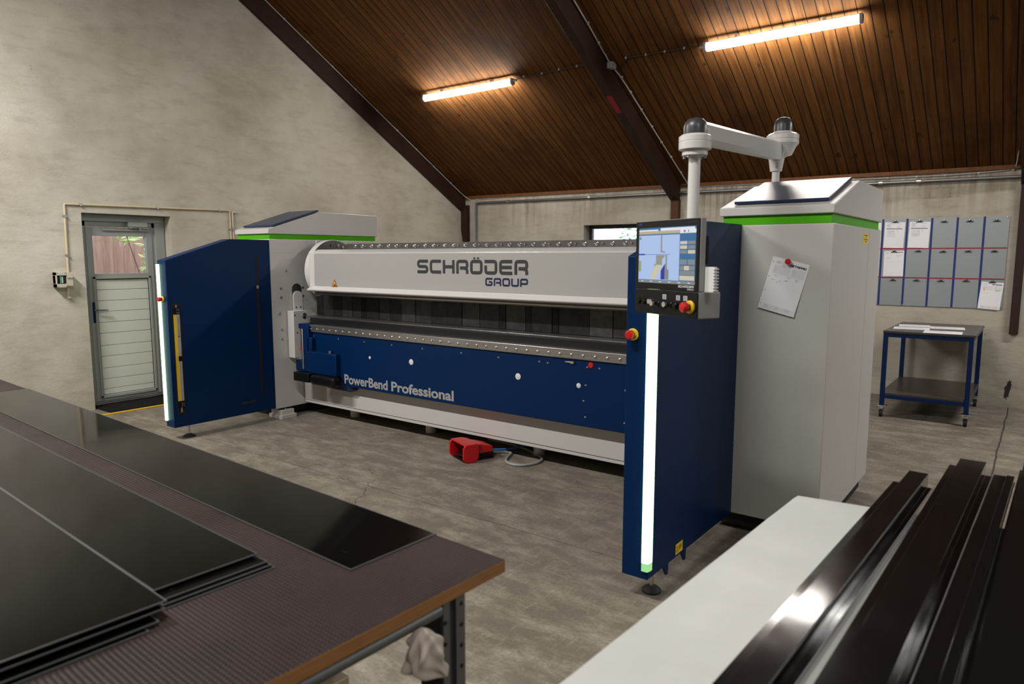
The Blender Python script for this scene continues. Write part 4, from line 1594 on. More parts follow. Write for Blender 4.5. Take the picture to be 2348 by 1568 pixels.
# arm casting
A0 = Vector((-1.205, 2.90, 2.168))
A1 = Vector((-1.435, 4.72, 2.325))
ax = (A1 - A0).normalized()
sd = ax.cross(Vector((0, 0, 1))).normalized()
uv = sd.cross(ax)
b = MB()


def arm_sec(p, hh, ww):
    return [p + uv * hh + sd * ww * .72, p + uv * (hh - .012) + sd * ww, p - uv * (hh - .02) + sd * ww, p - uv * hh + sd * ww * .6,
            p - uv * hh - sd * ww * .6, p - uv * (hh - .02) - sd * ww, p + uv * (hh - .012) - sd * ww, p + uv * hh - sd * ww * .72]


ra = [b.bm.verts.new(v) for v in arm_sec(A0, .044, .034)]
rb = [b.bm.verts.new(v) for v in arm_sec(A1, .055, .04)]
k = b.mi('white_smooth')
for i in range(8):
    b.bm.faces.new((ra[i], ra[(i + 1) % 8], rb[(i + 1) % 8], rb[i])).material_index = k
b.bm.faces.new(ra[::-1]).material_index = k
b.bm.faces.new(rb).material_index = k
# curved elbow up to the rear joint
el = [A1 - ax * .02, A1 + ax * .03 + Vector((.01, 0, .0)), Vector((J2.x, J2.y + .01, 2.335)), Vector((J2.x, J2.y, 2.37))]
b.tube(el, .054, 'white_smooth', seg=16, smooth=2)
arm = b.build('swing_arm', M, bevel=.004)
arm['label'] = 'white swing arm carrying the monitor'
b = MB()
e = A0 + ax * .06 - sd * .034 + uv * .01
b.box(e - Vector((.012, .018, .02)), e + Vector((.012, .018, .022)), 'black_plastic')
b.build('arm_knob', arm, bevel=.005)
# front joint and hanging pole
b = MB()
P0 = (POLE.x, POLE.y, 0)
b.lathe([(.03, 2.062), (.052, 2.066), (.052, 2.08), (.045, 2.082), (.045, 2.087), (.066, 2.09), (.0665, 2.118), (.065, 2.12), (.0665, 2.122), (.0665, 2.142), (.055, 2.15)], P0, 'white_smooth', seg=32)
for k in range(6):
    t_ = k * PI / 3 + .3
    b.cyl((POLE.x + .042 * math.cos(t_), POLE.y + .042 * math.sin(t_), 2.055), (POLE.x + .042 * math.cos(t_), POLE.y + .042 * math.sin(t_), 2.066), .006, 'zinc', seg=6)
b.build('arm_joint', M)
b = MB()
b.lathe([(.048, 2.148), (.048, 2.18), (.043, 2.2), (.03, 2.213), (.012, 2.218), (0, 2.219)], P0, 'grey_dome', seg=28)
e0 = A0 + Vector((0, -.03, 0))
b.build('joint_dome', M, bevel=0)
b = MB()
b.tube([Vector((POLE.x, POLE.y + .02, 2.16)), Vector((POLE.x - .002, POLE.y + .055, 2.166)), A0 + ax * .02], .038, 'white_smooth', seg=12, smooth=1)
b.build('arm_neck', M)
b = MB()
b.cyl(P0[:2] + (1.5,), P0[:2] + (2.066,), .0245, 'white_smooth', seg=24)
b.build('hanging_pole', M)
# monitor, built in its own axes: u along the front to the right, n into its depth
T0 = Vector((-1.437, 2.80, 0))
du, dn = Vector((.888, -.459, 0)), Vector((.459, .888, 0))


def tm(u, n_, z):
    return T0 + du * u + dn * n_ + Vector((0, 0, z))


def tbox(b, u0, u1, n0, n1, z0, z1, m):
    P = [tm(u, n_, z) for z in (z0, z1) for (u, n_) in ((u0, n0), (u1, n0), (u1, n1), (u0, n1))]
    v = [b.bm.verts.new(p) for p in P]
    k = b.mi(m)
    for a in ((0, 3, 2, 1), (4, 5, 6, 7), (0, 1, 5, 4), (1, 2, 6, 5), (2, 3, 7, 6), (3, 0, 4, 7)):
        b.bm.faces.new([v[i] for i in a]).material_index = k


b = MB()
tbox(b, 0, .415, .006, .034, 1.512, 1.80, 'grey_plastic')
tbox(b, .05, .36, .034, .075, 1.54, 1.76, 'grey_plastic')
mon = b.build('monitor', M, bevel=.003)
mon['label'] = 'black bezel touch monitor with a lit drawing on it'
b = MB()
tbox(b, .002, .413, 0, .006, 1.514, 1.798, 'black_plastic')
b.build('bezel', mon, bevel=.001)
SU0, SU1, SZ0, SZ1 = .025, .397, 1.539, 1.770
b = MB()


def ui(u0, v0, u1, v1, m, lay=1):
    """rectangle on the screen, u and v from 0 to 1"""
    b.face([tm(SU0 + (SU1 - SU0) * u, -.0005 - lay * .0003, SZ0 + (SZ1 - SZ0) * v) for u, v in ((u0, v0), (u1, v0), (u1, v1), (u0, v1))], m)


def uip(pts, m, lay=3):
    b.face([tm(SU0 + (SU1 - SU0) * u, -.0005 - lay * .0003, SZ0 + (SZ1 - SZ0) * v) for u, v in pts], m)


ui(0, 0, 1, 1, 'ui_teal', 0)
ui(0, .94, .36, .965, 'ui_white', 2)
ui(.4, .93, .98, .985, 'ui_white', 2)
ui(0, .885, .74, .94, 'ui_sand', 2)
ui(.74, .88, 1, .95, 'ui_white', 2)
ui(.8, .895, .83, .935, 'ui_grey', 3)
ui(.87, .895, .885, .935, 'ui_grey', 3)
ui(0, .06, .735, .865, 'ui_sky', 1)
ui(.008, .79, .045, .84, 'ui_grey', 3)
ui(0, .505, .12, .53, 'ui_blue', 3)
ui(.12, .512, .58, .518, 'ui_blue', 3)
ui(.41, .86, .435, .565, 'ui_stone', 3)
uip([(.41, .565), (.435, .585), (.5, .56), (.5, .55), (.42, .55)], 'ui_stone')
uip([(.33, .505), (.5, .505), (.44, .43), (.44, .33), (.32, .33), (.32, .29), (.3, .29), (.3, .35), (.33, .35)], 'ui_stone')
ui(.5, .505, .53, .25, 'ui_stone', 3)
uip([(.32, .33), (.44, .33), (.32, .07), (.22, .07)], 'ui_cream')
uip([(.42, .07), (.49, .07), (.49, .35), (.42, .23)], 'ui_blue')
uip([(.49, .07), (.56, .07), (.56, .25), (.53, .25), (.5, .35), (.49, .35)], 'ui_grey', 4)
ui(.005, .2, .05, .4, 'ui_olive', 3)
for r_, (v0, v1) in enumerate(((.745, .69), (.67, .61), (.59, .53), (.43, .34), (.32, .245))):
    for c_ in range(2):
        m = ('ui_cream', 'ui_grey') if r_ < 2 else (('ui_grey', 'ui_cream') if r_ == 2 else ('ui_grey', 'ui_grey'))
        ui(.745 + c_ * .13, v1, .86 + c_ * .13, v0, m[c_], 2)
ui(.82, .245, .9, .32, 'ui_cream', 3)
ui(.745, .16, .99, .235, 'ui_grey', 2)
ui(.745, .07, .99, .15, 'ui_cream', 2)
ui(0, 0, 1, .055, 'ui_grey', 2)
for k in range(6):
    ui(.06 + k * .165, .022, .1 + k * .165, .034, 'ui_white', 3)
b.build('screen', mon, smooth=False, recalc=False)['label'] = 'lit screen with a bending diagram'
b = MB()
lettering(b, 'SCHRÖDER', .094, .0085, 'ink_pale', lambda u, v: tm(.297 + u, -.0008, 1.5265 + v), stroke=.24)
b.build('lettering', mon, smooth=False, recalc=False)
b = MB()
lettering(b, 'GROUP', .038, .005, 'ink_pale', lambda u, v: tm(.353 + u, -.0008, 1.5175 + v), stroke=.24)
b.build('lettering', mon, smooth=False, recalc=False)
b = MB()
b.face([tm(u, -.0008, z) for u, z in ((.02, 1.782), (.047, 1.782), (.047, 1.791), (.02, 1.791))], 'tape_blue')
b.build('maker_plate', mon, smooth=False, recalc=False)
b = MB()
b.face([tm(u, -.0008, z) for u, z in ((.35, 1.783), (.398, 1.783), (.398, 1.788), (.35, 1.788))], 'black_steel')
b.build('type_plate', mon, smooth=False, recalc=False)
# acrylic holder at its right edge
b = MB()
tbox(b, .418, .47, .03, .045, 1.512, 1.61, 'acrylic')
for k in range(8):
    tbox(b, .466, .476, .026, .049, 1.516 + k * .0118, 1.522 + k * .0118, 'acrylic')
b.build('card_holder', mon, bevel=.001)
b = MB()
tbox(b, .40, .415, .035, .05, 1.62, 1.73, 'black_plastic')
b.build('rear_bracket', mon, bevel=.002)
# operator box
b = MB()
tbox(b, 0, .415, .006, .115, 1.406, 1.51, 'grey_plastic')
ob = b.build('operator_box', M, bevel=.004)
ob['label'] = 'operator box with buttons under the monitor'
b = MB()
tbox(b, .001, .414, 0, .006, 1.407, 1.5085, 'black_plastic')
b.build('front_plate', ob, bevel=.001)
for u, m_, r in ((.035, 'black_plastic', .0125), (.072, 'black_plastic', .0125), (.11, 'chrome', .0125)):
    b = MB()
    c = tm(u, 0, 1.459)
    b.lathe([(r, 0), (r, .005), (r * .8, .009), (0, .0095)], c, 'black_plastic' if m_ != 'chrome' else 'chrome', tuple(-dn), seg=18)
    b.build('push_button', ob)
for u in (.175, .258):
    b = MB()
    c = tm(u, 0, 1.454)
    b.lathe([(.0125, 0), (.0125, .008), (.009, .012), (0, .012)], c, 'black_plastic', tuple(-dn), seg=18)
    tbox(b, u - .003, u + .003, -.03, -.01, 1.449, 1.462, 'chrome')
    b.cyl(tm(u - .012, -.034, 1.455), tm(u - .012, -.031, 1.455), .011, 'chrome', seg=16)
    b.build('key_switch', ob)
    b = MB()
    c = tm(u + .034, 0, 1.452)
    b.lathe([(.0135, 0), (.0135, .014), (.01, .018), (0, .018)], c, 'black_plastic', tuple(-dn), seg=18)
    b.build('selector_knob', ob)
for u in (.21, .298, .343):
    b = MB()
    tbox(b, u - .012, u + .012, -.0012, 0, 1.474, 1.494, 'ink_grey')
    for k in range(3):
        tbox(b, u - .007, u + .007, -.0016, -.001, 1.478 + k * .005, 1.4795 + k * .005, 'ink_black')
    b.build('button_label', ob, smooth=False)
o = estop('stop_button', ob, tm(.378, 0, 1.452), tuple(-dn))
o.location = (0, 0, 0)

# ------------------------------------------------------------------ sheet of paper and magnet on the right housing
FY = 4.03


def paper(name, label, cat, c, ang, wd, ht, prints, group=None, curl=0.0, horizontal=False, logo=None, rotz=0.0):
    """a sheet: c is its centre; on a wall it faces -Y, lying flat it faces up"""
    t = None
    b = MB()
    ca, sa = math.cos(ang), math.sin(ang)

    def pl_(u, v, lay=0):
        x, z = u * ca - v * sa, u * sa + v * ca
        if horizontal:
            return (x, z, .0004 + lay * .0003)
        bend = curl * ((v + ht / 2) / ht - 1) ** 2 if curl else 0
        return (x, -.001 - lay * .0004 - bend, z)
    n_ = 6 if curl else 1
    for i in range(n_):
        v0, v1 = -ht / 2 + ht * i / n_, -ht / 2 + ht * (i + 1) / n_
        b.face([pl_(-wd / 2, v0), pl_(wd / 2, v0), pl_(wd / 2, v1), pl_(-wd / 2, v1)], 'paper')
    for (u0, v0, u1, v1, m) in prints:
        q = [(u0, v0), (u1, v0), (u1, v1), (u0, v1)]
        b.face([pl_((u - .5) * wd, (v - .5) * ht, 1 + (m != 'ink_pale')) for u, v in q], m)
    if logo:
        u0, v0, lw, lh = logo
        lettering(b, 'METAPRO', lw, lh, 'ink_black', lambda u, v: pl_(u0 + u, v0 + v, 3), stroke=.26, gap=.12)
    bmesh.ops.translate(b.bm, verts=b.bm.verts, vec=(0, 0, 0))
    o = b.build(name, smooth=False, recalc=False)
    so = o.modifiers.new('thickness', 'SOLIDIFY')
    so.thickness = .0003
    o.location = c
    o.rotation_euler = (0, 0, rotz)
    return tag(o, label, cat, group)


form = [(.1, .70, .55, .86, 'ink_pale'), (.6, .70, .95, .86, 'ink_pale'), (.12, .02, .97, .11, 'ink_pale'), (.04, .9, .06, .912, 'ink_black'), (.04, .62, .06, .632, 'ink_black'), (.04, .35, .06, .362, 'ink_black'), (.04, .09, .06, .102, 'ink_black')]
for k in range(4):
    form.append((.14, .93 - k * .012, .24 + .04 * (k % 2), .934 - k * .012, 'ink_grey'))
    form.append((.13, .83 - k * .03, .2, .836 - k * .03, 'ink_grey'))
    form.append((.63, .83 - k * .03, .7, .836 - k * .03, 'ink_grey'))
    form.append((.15, .09 - k * .015, .26, .094 - k * .015, 'ink_grey'))
    form.append((.45, .09 - k * .015, .55, .094 - k * .015, 'ink_grey'))
    form.append((.72, .09 - k * .015, .86, .094 - k * .015, 'ink_grey'))
for k in range(9):
    u = .14 + rnd.random() * .7
    v = .5 + rnd.random() * .18
    form.append((u, v, u + .05 + .06 * rnd.random(), v + .004, 'ink_blue'))
    form.append((u + .02, v - .008, u + .024, v + .014, 'ink_blue'))
paper('order_sheet', 'white order form hanging tilted on the grey side of the machine under a red magnet', 'paper', (-1.151, FY - .001, 1.484), math.radians(-14), .205, .297, form, curl=.012, logo=(.0, .115, .09, .0115))
b = MB()
b.lathe([(.0, .016), (.012, .016), (.0155, .013), (.0155, .009), (.0125, .006), (.0145, 0)], (-1.128, FY - .0145, 1.622), 'red_plastic', (0, -1, 0), seg=22)
o = b.build('round_magnet')
tag(o, 'round red magnet pinning the order form to the machine', 'magnet')

# ------------------------------------------------------------------ notice board
NB = thing('notice_board', 'grey metal notice board divided by blue and red tape on the back wall', 'notice board', (-1.07, YB, 1.08))
b = MB()
b.box((-1.82, YB - .012, 1.078), (-.335, YB - .002, 2.082), 'board_metal')
b.build('board_panel', NB, bevel=.002)
for xx in (-1.551, -1.300, -1.052, -.806, -.556):
    b = MB()
    b.box((xx - .012, YB - .014, 1.08), (xx + .009, YB - .012, 2.084), 'tape_blue')
    b.build('blue_tape', NB, smooth=False)
for zz in (1.742, 1.405):
    b = MB()
    b.box((-1.82, YB - .0155, zz - .006), (-.336, YB - .014, zz + .006), 'tape_red')
    b.build('red_tape', NB, smooth=False)
for xx, zz in ((-.352, 2.066), (-1.30, 1.09), (-.352, 1.096)):
    b = MB()
    b.lathe([(0, .004), (.008, .003), (.011, 0)], (xx, YB - .012, zz), 'chrome', (0, -1, 0), seg=12)
    b.build('screw', NB)
# clips, one per field
cm = thing('board_clip', '', 'clip', (0, 0, 0), group='clips on the notice board')
b = MB()
b.box((-.034, -.012, -.012), (.034, -.0, -.005), 'black_steel')
b.box((-.012, -.014, -.005), (.012, 0, .012), 'black_steel')
b.build('clip_body', cm, bevel=.002, local=True)
b = MB()
b.lathe([(0, .01), (.007, .009), (.009, 0)], (0, -.014, .006), 'chrome', (0, -1, 0), seg=12)
b.build('clip_lever', cm, local=True)
rows = [[(-1.425, 2.054), (-1.176, 2.052), (-.936, 2.044), (-.693, 2.042), (-.447, 2.039)],
        [(-1.418, 1.711), (-1.173, 1.715), (-.927, 1.709), (-.687, 1.712), (-.447, 1.711)],
        [(-1.412, 1.38), (-1.17, 1.38), (-.928, 1.38), (-.686, 1.385), (-.44, 1.376)]]
rn = ('top row', 'middle row', 'bottom row')
cn = ('first', 'second', 'third', 'fourth', 'last')
first = True
for i, row in enumerate(rows):
    for j, (xx, zz) in enumerate(row):
        held = 'holding a drawing' if (i, j) in ((0, 0), (0, 1)) else 'holding a form' if (i, j) in ((1, 0), (2, 4)) else 'empty'
        lab = 'notice board clip in the %s, %s of five fields, %s' % (rn[i], cn[j], held)
        loc = (xx, YB - .0165, zz)
        if first:
            cm.location = loc
            cm['label'] = lab
            first = False
        else:
            copy_thing(cm, loc, label=lab)
drawing = [(.1, .925, .35, .945, 'ink_grey'), (.6, .925, .8, .94, 'ink_grey'), (.1, .87, .26, .88, 'ink_black'), (.08, .735, .88, .758, 'ink_black'), (.12, .42, .52, .70, 'ink_pale')]
for k in range(4):
    drawing += [(.1, .85 - k * .018, .3, .855 - k * .018, 'ink_grey'), (.6, .85 - k * .018, .75, .855 - k * .018, 'ink_grey'), (.6, .7 - k * .03, .68, .708 - k * .03, 'ink_grey')]
d1 = drawing + [(.25, .64, .45, .646, 'ink_black'), (.25, .56, .256, .64, 'ink_black')]
d2 = drawing + [(.2, .5, .5, .506, 'ink_black'), (.49, .5, .496, .64, 'ink_black'), (.2, .5, .206, .56, 'ink_black'), (.43, .64, .496, .646, 'ink_black')]
letter = [(.1, .9, .2, .92, 'ink_grey'), (.12, .72, .4, .726, 'ink_grey'), (.12, .7, .32, .706, 'ink_grey'), (.1, .55, .9, .554, 'ink_grey'), (.1, .13, .75, .134, 'ink_grey'), (.62, .78, .85, .83, 'ink_pale'), (.12, .6, .2, .604, 'ink_grey')]
form2 = [f for f in form if f[4] != 'ink_blue'] + [(.14, .68, .2, .74, 'ink_orange'), (.2, .7, .5, .715, 'ink_lime'), (.7, .7, .88, .73, 'ink_green'), (.66, .675, .8, .695, 'ink_orange'), (.18, .6, .45, .612, 'ink_lime')]
PB = YB - .017
paper('work_drawing', 'white sheet with an angle drawing in the first top field of the notice board', 'paper', (-1.428, PB, 1.898), math.radians(-1.5), .21, .297, d1, 'papers on the notice board')
paper('work_drawing', 'white sheet with a U shaped drawing in the second top field of the notice board', 'paper', (-1.175, PB, 1.897), math.radians(-1.5), .21, .297, d2, 'papers on the notice board')
paper('printed_letter', 'white letter in the first field of the middle row of the notice board', 'paper', (-1.416, PB, 1.568), math.radians(.6), .21, .297, letter, 'papers on the notice board', logo=(.015, .125, .075, .009))
paper('order_sheet', 'tilted form with orange and green marks in the lower right field of the notice board', 'paper', (-.449, PB, 1.222), math.radians(-4), .205, .297, form2, 'papers on the notice board', logo=(.0, .118, .09, .011))
paper('work_drawing', 'sheet in the top left corner of the notice board, mostly hidden behind the machine cabinet', 'paper', (-1.672, PB, 1.895), 0.0, .21, .297, d1, 'papers on the notice board')
paper('work_drawing', 'sheet at the left end of the middle notice board row, mostly hidden behind the cabinet', 'paper', (-1.672, PB, 1.57), 0.0, .21, .297, letter, 'papers on the notice board')

# ------------------------------------------------------------------ cart with castors
CT = thing('workshop_cart', 'blue steel cart with brown shelves on castors below the notice board', 'cart', (-.87, 8.6, 0))
cx0, cx1, cy0, cy1 = -1.265, -.485, 7.98, 9.2
b = MB()
b.box((cx0 - .004, cy0 - .004, .876), (cx1 + .012, cy1, .898), 'shelf_brown')
b.build('table_top', CT, bevel=.002)
LEG = .042
for xx, yy in ((cx0, cy0), (cx1 - LEG, cy0), (cx0, cy1 - LEG), (cx1 - LEG, cy1 - LEG)):
    b = MB()
    b.box((xx, yy, .122), (xx + LEG, yy + LEG, .876), 'cart_blue')
    b.build('leg', CT, bevel=.003)
    b = MB()
    cxm, cym = xx + LEG / 2, yy + LEG / 2
    b.box((cxm - .04, cym - .045, .112), (cxm + .045, cym + .045, .122), 'zinc')
    b.box((cxm - .022, cym - .03, .05), (cxm - .017, cym + .025, .112), 'zinc')
    b.box((cxm + .017, cym - .03, .05), (cxm + .022, cym + .025, .112), 'zinc')
    b.box((cxm - .025, cym - .05, .085), (cxm + .025, cym - .02, .108), 'zinc')
    b.cyl((cxm - .015, cym - .0, .046), (cxm + .015, cym - .0, .046), .046, 'rubber', seg=24)
    b.cyl((cxm - .018, cym - .0, .046), (cxm + .018, cym - .0, .046), .02, 'grey_plastic', seg=16)
    b.build('castor', CT, bevel=.002)
for z0, z1 in ((.834, .876), (.198, .238)):
    b = MB()
    b.box((cx0 + LEG, cy0 + .002, z0), (cx1 - LEG, cy0 + .03, z1), 'cart_blue')
    b.box((cx0 + LEG, cy1 - .03, z0), (cx1 - LEG, cy1 - .002, z1), 'cart_blue')
    b.box((cx0 + .002, cy0 + LEG, z0), (cx0 + .03, cy1 - LEG, z1), 'cart_blue')
    b.box((cx1 - .03, cy0 + LEG, z0), (cx1 - .002, cy1 - LEG, z1), 'cart_blue')
    b.build('frame_rail', CT, bevel=.003)
b = MB()
a0, a1, b0, b1, q = cx0 + .002, cx1 - .002, cy0 + .004, cy1 - .004, .042
b.prism([(a0 + q, b0), (a1 - q, b0), (a1 - q, b0 + q), (a1, b0 + q), (a1, b1 - q), (a1 - q, b1 - q), (a1 - q, b1), (a0 + q, b1), (a0 + q, b1 - q), (a0, b1 - q), (a0, b0 + q), (a0 + q, b0 + q)], 'z', .239, .257, 'shelf_brown')
b.build('shelf', CT, bevel=.002)
for k, (c, ang, wd, ht, lab) in enumerate((((-1.085, 8.73, .8982), 8, .297, .21, 'white papers at the back left on the blue cart'), ((-1.07, 8.40, .8982), 6, .33, .21, 'white papers at the front left on the blue cart'),
                                           ((-.77, 8.65, .8982), 6, .31, .22, 'bluish papers at the back right on the blue cart'), ((-.76, 8.13, .8982), 3, .33, .23, 'white papers at the front right on the blue cart'))):
    o = paper('paper_sheet', lab, 'paper', c, math.radians(ang), wd, ht + .06, [(.1, .8, .5, .83, 'ink_grey'), (.1, .6, .8, .61, 'ink_grey'), (.1, .5, .7, .51, 'ink_grey'), (.1, .3, .75, .31, 'ink_grey')], 'papers on the blue cart', horizontal=True)

# ------------------------------------------------------------------ foot pedal and its cable
FP = thing('foot_pedal', 'red foot pedal with a hood on the floor in front of the machine', 'foot pedal', (-3.66, 4.28, 0), math.radians(-22))
b = MB()
b.box((-.1, -.12, 0), (.1, .16, .012), 'black_plastic')
b.box((-.085, .02, .012), (.085, .16, .05), 'black_plastic')
b.build('base_plate', FP, bevel=.004, local=True)
b = MB()
# hood: two side cheeks with cut corners, roof and rear body
for s in (-1, 1):
    xa, xb = (s * .115, s * .135)
    b.prism([(-.14, .03), (-.11, .0), (-.03, .0), (.0, .03), (-.0, .12), (-.03, .15), (-.12, .15), (-.14, .12)], 'x', min(xa, xb), max(xa, xb), 'red_plastic')
b.prism([(-.125, .15), (-.02, .15), (.03, .135), (.03, .125), (-.125, .138)], 'x', -.125, .125, 'red_plastic')
b.build('hood', FP, bevel=.006, local=True)
b = MB()
b.prism([(-.02, .05), (.16, .05), (.155, .10), (.03, .135), (-.02, .14)], 'x', -.085, .085, 'red_plastic')
b.build('body', FP, bevel=.006, local=True)
b = MB()
b.prism([(-.11, .035), (.02, .055), (.02, .068), (-.11, .046)], 'x', -.07, .07, 'black_plastic')
b.build('treadle', FP, bevel=.003, local=True)
b = MB()
b.box((-.05, .04, .128), (.05, .12, .131), 'ink_pale')
b.xform(Matrix.Translation((0, .04, .128)) @ Matrix.Rotation(math.radians(-15), 4, 'X') @ Matrix.Translation((0, -.04, -.128)))
b.build('type_plate', FP, local=True)
b = MB()
b.cyl((-.02, -.07, .02), (.0, -.07, .02), .012, 'chrome', seg=12)
b.build('spring', FP, local=True)
b = MB()
b.tube([(-3.59, 4.43, .03), (-3.56, 4.52, .012), (-3.52, 4.57, .01), (-3.46, 4.57, .01), (-3.43, 4.50, .011), (-3.40, 4.42, .011), (-3.35, 4.34, .011), (-3.27, 4.30, .011), (-3.18, 4.32, .011), (-3.12, 4.43, .011), (-3.13, 4.55, .011), (-3.2, 4.62, .011), (-3.35, 4.70, .011), (-3.6, 4.78, .011), (-3.9, 4.8, .011)], .011, 'cable_grey', smooth=2)
tag(b.build('pedal_cable'), 'grey cable looping on the floor beside the red foot pedal', 'cable')
b = MB()
b.tube([(-3.575, 4.46, .045), (-3.5, 4.55, .04), (-3.42, 4.66, .05), (-3.4, 4.78, .08)], .008, 'cable_blue', smooth=2)
tag(b.build('air_hose'), 'thin blue hose from the foot pedal to under the machine', 'hose')

# ------------------------------------------------------------------ left worktable with black sheets
RT = math.radians(-2.35)
TB = thing('worktable', 'brown film faced plywood worktable carrying black sheets in the foreground', 'worktable', (-1.018, 1.318, 0), RT)
# local: x to the left is negative, y towards the camera is negative
b = MB()
b.prism([(0, 0), (-4.1, 0), (-4.1, -1.35), (0, -1.35)], 'z', .868, .9, 'film_ply', 'ply_edge')
o = b.build('table_top', TB, local=True, bevel=.0015)
b = MB()
b.box((-4.0, -1.2, .835), (-.06, -1.16, .868), 'galvanised')
b.box((-4.0, -.2, .835), (-.06, -.16, .868), 'galvanised')
b.tube([(-.02, -1.3, .85), (-.02, -.215, .85)], .017, 'galvanised', seg=14)
b.build('frame_rail', TB, local=True, bevel=.002)


def slotted_leg(x, y, nm='leg'):
    b = MB()
    # omega section upright: two flanges with holes and a middle web
    w_ = .03
    prof = [(x, y), (x, y - w_), (x - .012, y - w_), (x - .012, y - w_ - .022), (x, y - w_ - .022), (x, y - w_ * 2 - .012), (x - .004, y - w_ * 2 - .012), (x - .004, y - w_ - .026), (x - .016, y - w_ - .026), (x - .016, y - w_ + .004), (x - .004, y - w_ + .004), (x - .004, y)]
    b.prism(prof, 'z', 0, .868, 'galvanised')
    b.box((x - .07, y - .079, 0), (x, y - .075, .868), 'black_steel')
    z = .06
    while z < .85:
        b.cyl((x - .0005, y - .013, z), (x + .0008, y - .013, z), .0055, 'black_void', seg=10)
        b.cyl((x - .0005, y - .066, z + .025), (x + .0008, y - .066, z + .025), .0055, 'black_void', seg=10)
        z += .052
    return b.build(nm, TB, local=True)


slotted_leg(-.012, -.135)
slotted_leg(-.012, -1.2)
slotted_leg(-3.9, -.12)
slotted_leg(-3.9, -1.2)


def sheet(label, x0, x1, y0, y1, z, th=.0025, rot=0.0, group='black sheets on the worktable'):
    """x0..x1 and y0..y1 in the table's own axes"""
    c = Vector(((x0 + x1) / 2, (y0 + y1) / 2, z))
    R = Matrix.Rotation(RT, 4, 'Z')
    wc = Vector((-1.018, 1.318, 0)) + R @ c
    b = MB()
    hx, hy = (x1 - x0) / 2, (y1 - y0) / 2
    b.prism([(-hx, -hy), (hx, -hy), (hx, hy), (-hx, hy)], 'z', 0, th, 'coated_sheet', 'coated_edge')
    # narrow lighter rim along the edges, their glint painted as colour
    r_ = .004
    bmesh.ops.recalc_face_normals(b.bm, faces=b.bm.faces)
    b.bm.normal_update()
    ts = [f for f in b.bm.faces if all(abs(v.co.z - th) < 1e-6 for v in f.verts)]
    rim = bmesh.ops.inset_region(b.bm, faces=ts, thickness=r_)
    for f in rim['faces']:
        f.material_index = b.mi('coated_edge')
    o = b.build('metal_sheet', local=True, smooth=False)
    o.location = wc
    o.rotation_euler = (0, 0, RT + rot)
    return tag(o, label, 'metal sheet', group)


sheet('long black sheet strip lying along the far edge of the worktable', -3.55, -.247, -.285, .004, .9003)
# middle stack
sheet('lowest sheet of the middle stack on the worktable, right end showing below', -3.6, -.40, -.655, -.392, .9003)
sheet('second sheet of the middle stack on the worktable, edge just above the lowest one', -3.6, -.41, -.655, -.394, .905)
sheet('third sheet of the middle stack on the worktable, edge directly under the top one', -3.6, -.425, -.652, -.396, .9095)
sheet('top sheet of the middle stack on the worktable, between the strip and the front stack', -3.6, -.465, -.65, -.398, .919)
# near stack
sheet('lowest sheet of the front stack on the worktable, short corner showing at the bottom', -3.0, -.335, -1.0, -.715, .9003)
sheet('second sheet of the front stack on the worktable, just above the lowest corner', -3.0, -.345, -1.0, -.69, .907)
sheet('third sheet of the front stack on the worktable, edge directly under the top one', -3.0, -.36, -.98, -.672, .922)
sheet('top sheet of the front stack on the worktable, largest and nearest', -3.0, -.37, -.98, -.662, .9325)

# rag hanging from the rail at the table end
b = MB()
NU, NV = 44, 26
V = []
for j in range(NV + 1):
    v = j / NV
    th = PI * v
    row = []
    for i in range(NU):
        ph = 2 * PI * i / NU
        fold = 1 + .20 * math.sin(5 * ph + 3 * v * PI) + .13 * math.sin(9 * ph - 4.3 * v + 1) + .10 * math.sin(7 * v * PI + 2 * ph)
        tail = max(0.0, v - .55) / .45
        rad = math.sin(th) ** .6 * .044 * fold * (1 - .55 * tail)
        row.append(b.bm.verts.new((.004 + .55 * rad * math.cos(ph) + .01 * tail, -.272 + rad * math.sin(ph) * 1.1 + .05 * tail - .02 * (1 - v), .848 - v * .145 + .018 * math.sin(ph * 2 + 1) * math.sin(th))))
    V.append(row)
k = b.mi('rag_cloth')
for j in range(NV):
    for i in range(NU):
        b.bm.faces.new((V[j][i], V[j][(i + 1) % NU], V[j + 1][(i + 1) % NU], V[j + 1][i])).material_index = k
rag = b.build('cloth_rag', local=True)
rag.location = (-1.018, 1.318, 0)
rag.rotation_euler = (0, 0, RT)
ss = rag.modifiers.new('smooth', 'SUBSURF')
ss.levels = ss.render_levels = 1
tag(rag, 'crumpled pale rag tucked under the worktable end beside its steel leg', 'rag')
# things stored under the table
b = MB()
b.box((-2.05, .95, .0), (-1.715, 1.385, .29), 'conduit_cream')
b.box((-2.05, .95, .292), (-1.76, 1.37, .33), 'black_plastic')
o = b.build('cardboard_box', bevel=.004)
tag(o, 'pale box with a black lid on the floor under the worktable end', 'box')

# ------------------------------------------------------------------ right table with profiles
RB = math.radians(-3.0)
TR = thing('white_table', 'long white board table in the right foreground under the black profiles', 'table', (0, 0, 0), RB)
b = MB()
# slightly chipped long edge
rr = random.Random(3)
edge_ = []
y = .5
while y < 2.2:
    edge_.append((-.684 + .004 * math.sin(y * 2.2) + rr.uniform(-.0006, .0006), y))
    y += .07
edge_.append((-.686, 2.217))
b.prism(edge_ + [(.12, 2.36), (.12, .5)], 'z', .872, .9, 'white_board', 'white_board')
b.build('table_top', TR, local=True, bevel=.0015)
for xx, yy in ((-.62, .62), (-.62, 2.0), (.05, .62), (.05, 2.0)):
    b = MB()
    b.box((xx - .03, yy - .03, 0), (xx + .03, yy + .03, .872), 'galvanised')
    b.build('leg', TR, local=True, bevel=.003)


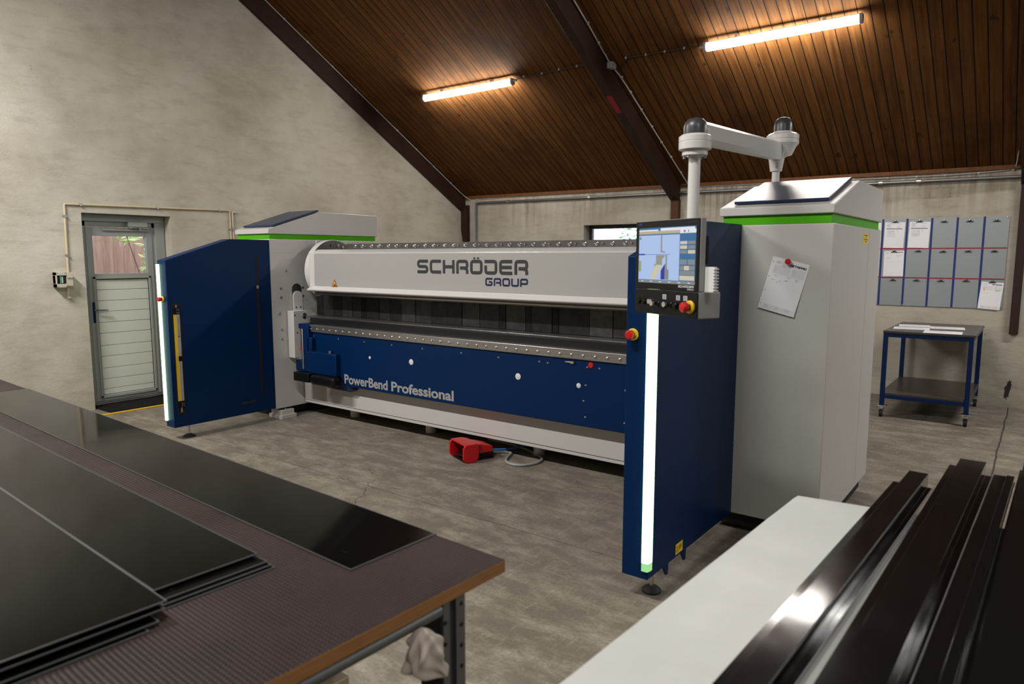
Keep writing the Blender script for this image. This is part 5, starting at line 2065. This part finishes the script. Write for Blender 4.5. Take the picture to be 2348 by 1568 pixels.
def profile(label, base, tip, sec, z0, lips=True):
    """sec: cross-section points (across, up), extruded from base to tip (table axes)"""
    R = Matrix.Rotation(RB, 4, 'Z')
    p, q = R @ Vector((base[0], base[1], 0)), R @ Vector((tip[0], tip[1], 0))
    L = (q - p).length
    ang = math.atan2((q - p).y, (q - p).x) - PI / 2
    b = MB()
    th = .0028
    k1, k2 = b.mi('profile_black'), b.mi('profile_edge')
    n_ = len(sec)
    # offset copy of the open section gives the sheet its thickness
    off = []
    for i in range(n_):
        a, c = Vector(sec[max(i - 1, 0)]), Vector(sec[min(i + 1, n_ - 1)])
        dd = (c - a).normalized()
        off.append((sec[i][0] - dd.y * -th, sec[i][1] - dd.x * th))
    ring = list(sec) + off[::-1]
    A = [b.bm.verts.new((u, 0, v)) for u, v in ring]
    B = [b.bm.verts.new((u, L, v)) for u, v in ring]
    m_ = len(ring)
    for i in range(m_):
        f = b.bm.faces.new((A[i], A[(i + 1) % m_], B[(i + 1) % m_], B[i]))
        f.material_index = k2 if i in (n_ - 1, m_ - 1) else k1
    for i in range(n_ - 1):
        for RR in (A, B):
            f = b.bm.faces.new((RR[i], RR[i + 1], RR[m_ - 2 - i], RR[m_ - 1 - i]))
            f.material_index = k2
    o = b.build('metal_profile', local=True, bevel=.0013, seg=3)
    o.location = (p.x, p.y, z0)
    o.rotation_euler = (0, 0, ang)
    return tag(o, label, 'metal profile', 'black metal profiles on the white table')


g0 = .45
# (across, up) sections from left lip to right lip
lip = lambda w0, w1, h, l0, l1: [(-w0 - l0, .0), (-w0, .0), (-w0, h), (w1, h), (w1, 0), (w1 + l1, 0)]
profile('leftmost black hat profile, with a flat lip on the white board', (-.365, g0), (-.385, 2.555), [(-.10, .004), (-.055, .004), (-.055, .05), (0, .05), (0.0, .004), (.016, .004), (.016, .012)], .9005)
profile('black hat profile second from the left, the tallest and longest with an open end', (-.203, g0), (-.257, 2.82), [(-.106, .024), (-.076, .024), (-.076, .052), (0, .052), (0, .006), (.02, .006), (.02, .014)], .9005)
profile('low black profile third from the left, with a seam along its middle', (-.165, g0), (-.218, 2.79), [(-.013, .004), (-.013, .022), (.022, .0225), (.023, .0262), (.044, .0262), (.044, .006), (.046, .006)], .9005)
profile('tall black profile at the right edge, cut by the picture border', (-.079, g0), (-.141, 2.95), [(-.03, .006), (-.03, .012), (-.018, .012), (-.018, .056), (.085, .056), (.085, .004)], .9005)
